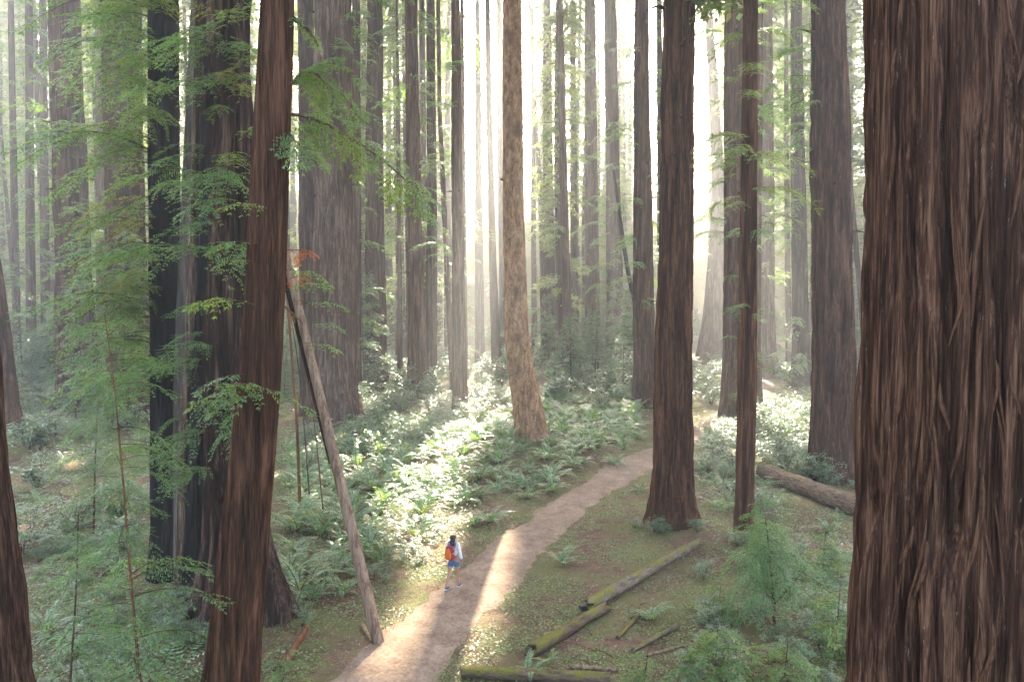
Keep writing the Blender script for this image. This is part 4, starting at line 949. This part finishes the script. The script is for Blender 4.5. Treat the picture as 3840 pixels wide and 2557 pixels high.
log('reddish bare stick lying above the bottom mossy log', gl(1310,1535,.05), gl(1420,1546,.05), .045, .035, 'wood', 23, 10, 24, name='fallen_branch', cat='branch')
log('orange-brown splintered stump piece beside the leaning redwood', gl(645,1540,.05), gl(704,1478,.30), .13, .07, 'red_stem', 25, 14, 24, jag=.4, name='broken_limb', cat='broken limb', rough=.08)
log('pale weathered branch in the dark corner near the ferns', gl(175,1345,.12), gl(260,1322,.14), .14, .10, 'bare_log', 27, 14, 24, jag=.3)
log('mossy log lying across the far bend of the path', gl(2860/K,1402/K,.3), gl(2985/K,1388/K,.3), .3, .28, 'moss_log2', 29)
# leaning pole
p0 = g2(872,1478); p1 = at2(646,540,21.0)
root = thing('leaning_pole', 'bare grey-brown pole propped at a slant against the burnt trunks', 'dead trunk', tuple(p0))
P = resample(np.array([p0+np.array([.02, 0, -.2]), p0*.66+p1*.34, p0*.33+p1*.67, p1]), .12); t = np.linspace(0, 1, len(P))
mb = MB(); th = np.arange(20)/20
mb.tube(P-p0, .155-.055*t, 20, 0, True); V = mb.V[0]; V += rng.normal(0, .004, V.shape)
add('pole_shaft', mb.mesh('pole_shaft', M['wood']), root)
mb = MB(); q = P[int(len(P)*.45):]-p0; mb.tube(q+np.array([-.16, .02, -.05]), np.linspace(.02, .085, len(q)), 8, 0, True); o = add('bark_strip', mb.mesh('bark_strip', M['char_brown']), root)
root_knob = log('short crooked root piece beside the foot of the pole', gl(832,1440,.06), gl(856,1478,.04), .06, .04, 'wood', 31, 10, 20, name='root_piece', cat='root')
def deadstem(label, pts, Y, r, mat='red_stem'):
    q = np.array(stem(pts, Y)); q[0, 2] = float(hgt(q[0, 0], Y))-.1
    mb = MB(); mb.tube(resample(q, .2)-q[0], np.linspace(r, r*.6, len(resample(q, .2))), 8, 0, True)
    o = add('dead_sapling', mb.mesh('dead_sapling', M[mat]), None, tuple(q[0])); tag(o, label, 'dead sapling')
deadstem('dark straight dead stem between the burnt trunk and the pole', [(690,1110),(684,980),(672,830),(662,700)], 30, .07)
deadstem('hair-thin dead stem slanting just behind the pole', [(745,1065),(722,950),(700,850),(688,760)], 30, .028)
deadstem('thin dead stem lying aslant in the shadow of the pole', [(712,1000),(690,860),(668,720)], 33, .03, 'twig')
# small sticks near the path
for i in range(26):
    a = g2(random.uniform(1180, 1560), random.uniform(1380, 1560)); l = random.uniform(.25, .8); an = random.random()*PI; mb = MB()
    a[2] = float(hgt(a[0], a[1]))+.03
    q = np.array([[0, 0, 0], [math.cos(an)*l*.5, math.sin(an)*l*.5, .03], [math.cos(an)*l, math.sin(an)*l, .0]]); mb.tube(q, [.012, .010, .006], 5, 0, True)
    o = add('stick', mb.mesh('stick', M[random.choice(('twig', 'snag', 'red_stem'))]), None, tuple(a)); tag(o, 'small fallen stick among the litter around the mossy logs', 'stick', 'small sticks around the mossy logs')

# ------------------------------------------------------------------ loose bark strips of the giant
root, ax, base = T['giant']
def strip_mesh(seed):
    r = np.random.default_rng(seed); n = 12; t = np.linspace(0, 1, n); mb = MB()
    c = np.stack([.05*np.sin(t*3+r.random()*6)*t, .0*t-.035*np.sin(t*PI)*r.uniform(.2, 1)-.05*t**3*r.random(), -t], 1)
    w = .020*np.sin(PI*np.clip(t*.92+.05, 0, 1))**.6
    P = np.stack([c+np.array([1, 0, 0])*w[:, None], c+np.array([0, -.7, 0])*w[:, None], c-np.array([1, 0, 0])*w[:, None], c+np.array([0, .5, 0])*w[:, None]], 1)
    mb.grid(P); return mb.mesh('bark_strip', M['bark_big'])
STR = [strip_mesh(600+i) for i in range(5)]
for i in range(90):
    z = random.uniform(4.4, 12.4); a = -PI/2+random.uniform(-1.35, .75); x, y, r = axis_at(ax, z); l = random.uniform(.4, 1.3)
    o = add('bark_strip', random.choice(STR), root); r -= .005
    o.location = (x+math.cos(a)*r-base[0], y+math.sin(a)*r-base[1], z-base[2]); o.rotation_euler = (random.uniform(-.05, .03), random.uniform(-.14, .14), a+PI/2); k = random.uniform(.7, 1.6)
    o.scale = (k, k, l)

# ------------------------------------------------------------------ the hiker
def skin_obj(name, verts, edges, rad, mat, parent, levels=2, rootv=0):
    me = bpy.data.meshes.new(name); me.from_pydata(verts, edges, []); me.materials.append(mat)
    o = add(name, me, parent); o.modifiers.new('skin', 'SKIN')
    sk = me.skin_vertices[0].data
    for i, r in enumerate(rad): sk[i].radius = (r, r) if not isinstance(r, tuple) else r
    sk[rootv].use_root = True
    o.modifiers['skin'].use_smooth_shade = True
    sb = o.modifiers.new('sub', 'SUBSURF'); sb.levels = levels; sb.render_levels = levels
    return o
hp = g2(1043,1354); hz = float(hgt(hp[0], hp[1]))+.05
hik = thing('person', 'walking person with black hair, white shirt, denim shorts and a backpack', 'person', (hp[0], hp[1], hz), None, math.radians(-24))
v = [(0,0,.90),(0,.01,1.08),(0,.0,1.26),(0,.0,1.37),(0,.015,1.44),(0,.03,1.52),(0,.03,1.59)]; e = [(0,1),(1,2),(2,3),(3,4),(4,5),(5,6)]; r = [(.135,.105),(.115,.09),(.13,.095),(.07,.06),(.046,.046),(.072,.085),(.066,.078)]
def chain(start, pts, rads):
    p = start
    for q, rr in zip(pts, rads): v.append(q); r.append(rr); e.append((p, len(v)-1)); p = len(v)-1
    return p
for s in (-1, 1):
    fw = -1 if s < 0 else 1
    if s < 0: h = chain(2, [(-.15,0,1.33),(-.215,.02,1.08),(-.20,.14,.88),(-.195,.18,.82)], [.052,.040,.028,.030])
    else: h = chain(2, [(.15,0,1.33),(.225,-.03,1.08),(.25,.03,.86),(.255,.05,.79)], [.052,.040,.028,.030])
    hx, hy, hzz = v[h]
    for k, (oy, ln) in enumerate(((-.028,.055),(-.010,.068),(.009,.072),(.027,.064))):
        chain(h, [(hx, hy+oy, hzz-.045), (hx-s*.008, hy+oy+.006, hzz-.045-ln*.6), (hx-s*.022, hy+oy+.012, hzz-.045-ln)], [.0095,.0085,.0075])
    chain(h, [(hx-s*.012, hy+.042, hzz-.005), (hx-s*.02, hy+.058, hzz-.045)], [.011,.009])
    if s < 0: chain(0, [(-.088,-.01,.82),(-.095,-.07,.47),(-.10,-.27,.13),(-.10,-.25,.05),(-.10,-.12,.03)], [.085,.055,.036,.040,.032])
    else: chain(0, [(.088,.02,.82),(.085,.10,.46),(.085,.15,.10),(.085,.16,.045),(.085,.30,.03)], [.085,.055,.036,.040,.032])
chain(5, [(.004,.118,1.515)], [.014])
skin_obj('body', v, e, r, M['skin'], hik)
def cloth(name, verts, rads, mat, edges=None, lv=2): return skin_obj(name, verts, edges or [(i, i+1) for i in range(len(verts)-1)], rads, mat, hik, lv)
cloth('shirt', [(0,-.0,.86),(0,.0,1.08),(0,-.0,1.27),(0,.0,1.375),(-.16,0,1.335),(-.222,.02,1.08),(-.203,.13,.90),(.16,0,1.335),(.232,-.03,1.08),(.252,.02,.885)],
      [(.158,.128),(.138,.112),(.15,.112),(.072,.062),.066,.056,.046,.066,.056,.046], M['shirt'], [(0,1),(1,2),(2,3),(2,4),(4,5),(5,6),(2,7),(7,8),(8,9)])
cloth('shorts', [(0,0,.93),(0,0,.84),(-.092,-.015,.78),(-.096,-.038,.60),(.092,.03,.78),(.09,.068,.60)], [(.145,.118),(.14,.12),.105,.088,.105,.088], M['denim'], [(0,1),(1,2),(2,3),(1,4),(4,5)])
for s, (x, y, z) in ((-1, (-.096,-.038,.645)), (1, (.09,.067,.645))):
    mb = MB(); mb.tube([(x, y-.004, z+.012), (x, y, z-.012)], [.094, .094], 16, 0); mb.tube([(x, y, z-.012), (x, y-.004, z+.012)], [.088, .088], 16, 0); add('shorts_hem', mb.mesh('shorts_hem', M['denim_hem']), hik)
mb = MB(); mb.tube([(.252,.018,.892), (.253,.026,.865)], [.047, .047], 12, 0, True); add('cuff', mb.mesh('cuff', M['blue']), hik)
for vs, tilt in (([(-.10,-.29,.09),(-.10,-.20,.045),(-.10,-.09,.035)], 0), ([(.085,.13,.055),(.085,.22,.045),(.085,.32,.035)], 0)):
    sh = cloth('shoe', vs, [.052,.048,.040], M['shoe']); 
    mb = MB(); q = np.array(vs)-np.array([0, 0, .040]); mb.tube(np.stack([q[0]-[0, .04, 0], q[1], q[2]+[0, .03, 0]]), [.042, .048, .036], 10, 0, True); V = mb.V[0]; c = q[:, 2].mean(); V[:, 2] = c+(V[:, 2]-c)*.35; add('sole', mb.mesh('sole', M['sole']), sh)
hr = cloth('hair', [(0,.005,1.585),(0,-.02,1.52),(0,-.055,1.43),(0,-.075,1.33),(.01,-.08,1.25)], [(.088,.088),(.098,.088),(.098,.06),(.085,.042),(.05,.025)], M['hair'])
for s in (-1, 1):
    mb = MB(); mb.tube([(s*.030,.098,1.535), (s*.030,.108,1.535)], [.011, .009], 8, 0, True); add('eye', mb.mesh('eye', M['eye']), hik)
    mb = MB(); mb.tube([(s*.078,.03,1.55), (s*.088,.025,1.53), (s*.08,.03,1.50)], [.012, .016, .010], 8, 0, True); add('ear', mb.mesh('ear', M['skin']), hik)
mb = MB(); mb.tube([(-.022,.106,1.475), (0,.113,1.474), (.022,.106,1.475)], [.004, .008, .004], 8, 0, True); add('mouth', mb.mesh('mouth', M['pack']), hik)
# backpack (worn, but a thing of its own)
bk = thing('backpack', 'maroon and orange daypack on the back of the walking person', 'backpack', (hp[0], hp[1], hz), None, math.radians(-24))
def rbox(name, c, s, mat, parent, e=4.0, taper=.15, n=20):
    u = np.linspace(-PI/2, PI/2, n); w = np.linspace(-PI, PI, 2*n, endpoint=False); U, W = np.meshgrid(u, w, indexing='ij')
    f = lambda a: np.sign(a)*np.abs(a)**(2/e)
    x = f(np.cos(U))*f(np.cos(W)); y = f(np.cos(U))*f(np.sin(W)); z = f(np.sin(U)); k = 1-taper*(z+1)/2
    P = np.stack([c[0]+x*s[0]*k, c[1]+y*s[1]*k, c[2]+z*s[2]], -1); mb = MB(); mb.grid(P); return add(name, mb.mesh(name, mat), parent)
rbox('pack_body', (-.015,-.185,1.10), (.155,.085,.215), M['pack'], bk, 3.4)
rbox('front_pocket', (-.04,-.262,1.075), (.125,.04,.165), M['pack_o'], bk, 2.8, .35)
for s in (-1, 1):
    mb = MB(); mb.tube([(s*.10,-.13,1.26),(s*.115,-.06,1.385),(s*.115,.06,1.36),(s*.13,.115,1.20),(s*.14,.03,1.02),(s*.10,-.12,.95)], .014, 6, 0, True); add('strap', mb.mesh('strap', M['strap']), bk)
mb = MB(); mb.tube([(.085,-.25,1.10),(.12,-.235,1.10),(.145,-.2,1.105)], .008, 6, 0, True); add('pull_cord', mb.mesh('pull_cord', M['yellow']), bk)
mb = MB(); mb.tube([(-.03,-.18,1.31),(-.015,-.185,1.345),(.0,-.18,1.31)], .008, 6, 0, True); add('grab_loop', mb.mesh('grab_loop', M['strap']), bk)

# ------------------------------------------------------------------ say which plant is which, by what it grows beside
MARK = [(g2(872,1478)[:2], 'the leaning pole'), (hp[:2], 'the walking person')]
for k, v in (('pale','the pale tree'),('centre','the lone reddish redwood'),('thinfront','the slender trunk'),('t6','the massive twin redwood'),('ribbed','the fire-hollowed redwood'),('t10','the sunbeam redwood'),('t8','the redwood with a bare stripe'),('t7','the dark straight redwood'),('t18','the ridged redwood'),('t21','the thick redwood behind the slender trunk'),('right26','the log-side redwood'),('t1','the big reddish redwood'),('t2','the big redwood behind hanging sprays'),('t16','the tall wide-footed redwood'),('t14','the slim dark redwood'),('t25','the blackened redwood'),('t24','the far-path redwood')):
    MARK.append((T[k][2][:2], v))
MARK += [(g2(1760,1100)[:2], 'the near end of the bare log'), (g2(1352,1408)[:2], 'the broken mossy log end'), (g2(1782,1440)[:2], 'the forked sapling'), (g2(322,1568)[:2], 'the tall sapling'), (g2(1296,1300)[:2], 'the single fern on bare ground')]
MP = np.array([m[0] for m in MARK]); kin = {}
for o in scene.objects:
    if o.parent is None and o.get('category') in ('fern', 'shrub', 'bush', 'low plant', 'thicket shrub') and o.get('group'):
        d = np.hypot(MP[:, 0]-o.location.x, MP[:, 1]-o.location.y); j = int(d.argmin()); kin.setdefault((o['category'], j), []).append((d[j], o))
WORD = {'thicket shrub': 'bluish thicket shrub', 'fern': 'arching sword fern', 'shrub': 'leafy shrub', 'bush': 'hazy bush', 'low plant': 'low leafy plant'}
for (c, j), lst in kin.items():
    lst.sort(key=lambda q: q[0])
    for k, (_, o) in enumerate(lst[:8]):
        o['label'] = '%s, %snearest to %s' % (WORD[c], ('', 'second ', 'third ', 'fourth ', 'fifth ', 'sixth ', 'seventh ', 'eighth ')[k], MARK[j][1])

# ------------------------------------------------------------------ the misty air
hm = bpy.data.materials.new('haze'); hm.use_nodes = True; nn = hm.node_tree.nodes; nn.clear()
out = nn.new('ShaderNodeOutputMaterial'); pv = nn.new('ShaderNodeVolumePrincipled')
pv.inputs['Color'].default_value = (.97, .98, 1.0, 1); pv.inputs['Density'].default_value = HAZE_DENSITY; pv.inputs['Anisotropy'].default_value = .60
hm.node_tree.links.new(pv.outputs[0], out.inputs['Volume'])
mb = MB(); x0, x1, y0, y1, z0, z1 = -620, 620, -220, 780, -3, 178
V = [(x0,y0,z0),(x1,y0,z0),(x1,y1,z0),(x0,y1,z0),(x0,y0,z1),(x1,y0,z1),(x1,y1,z1),(x0,y1,z1)]
Q = np.array([(3,2,1,0),(4,5,6,7),(0,1,5,4),(1,2,6,5),(2,3,7,6),(3,0,4,7)])
tag(add('haze', mesh_np('haze', np.array(V, float), Q, hm)), kind='stuff')
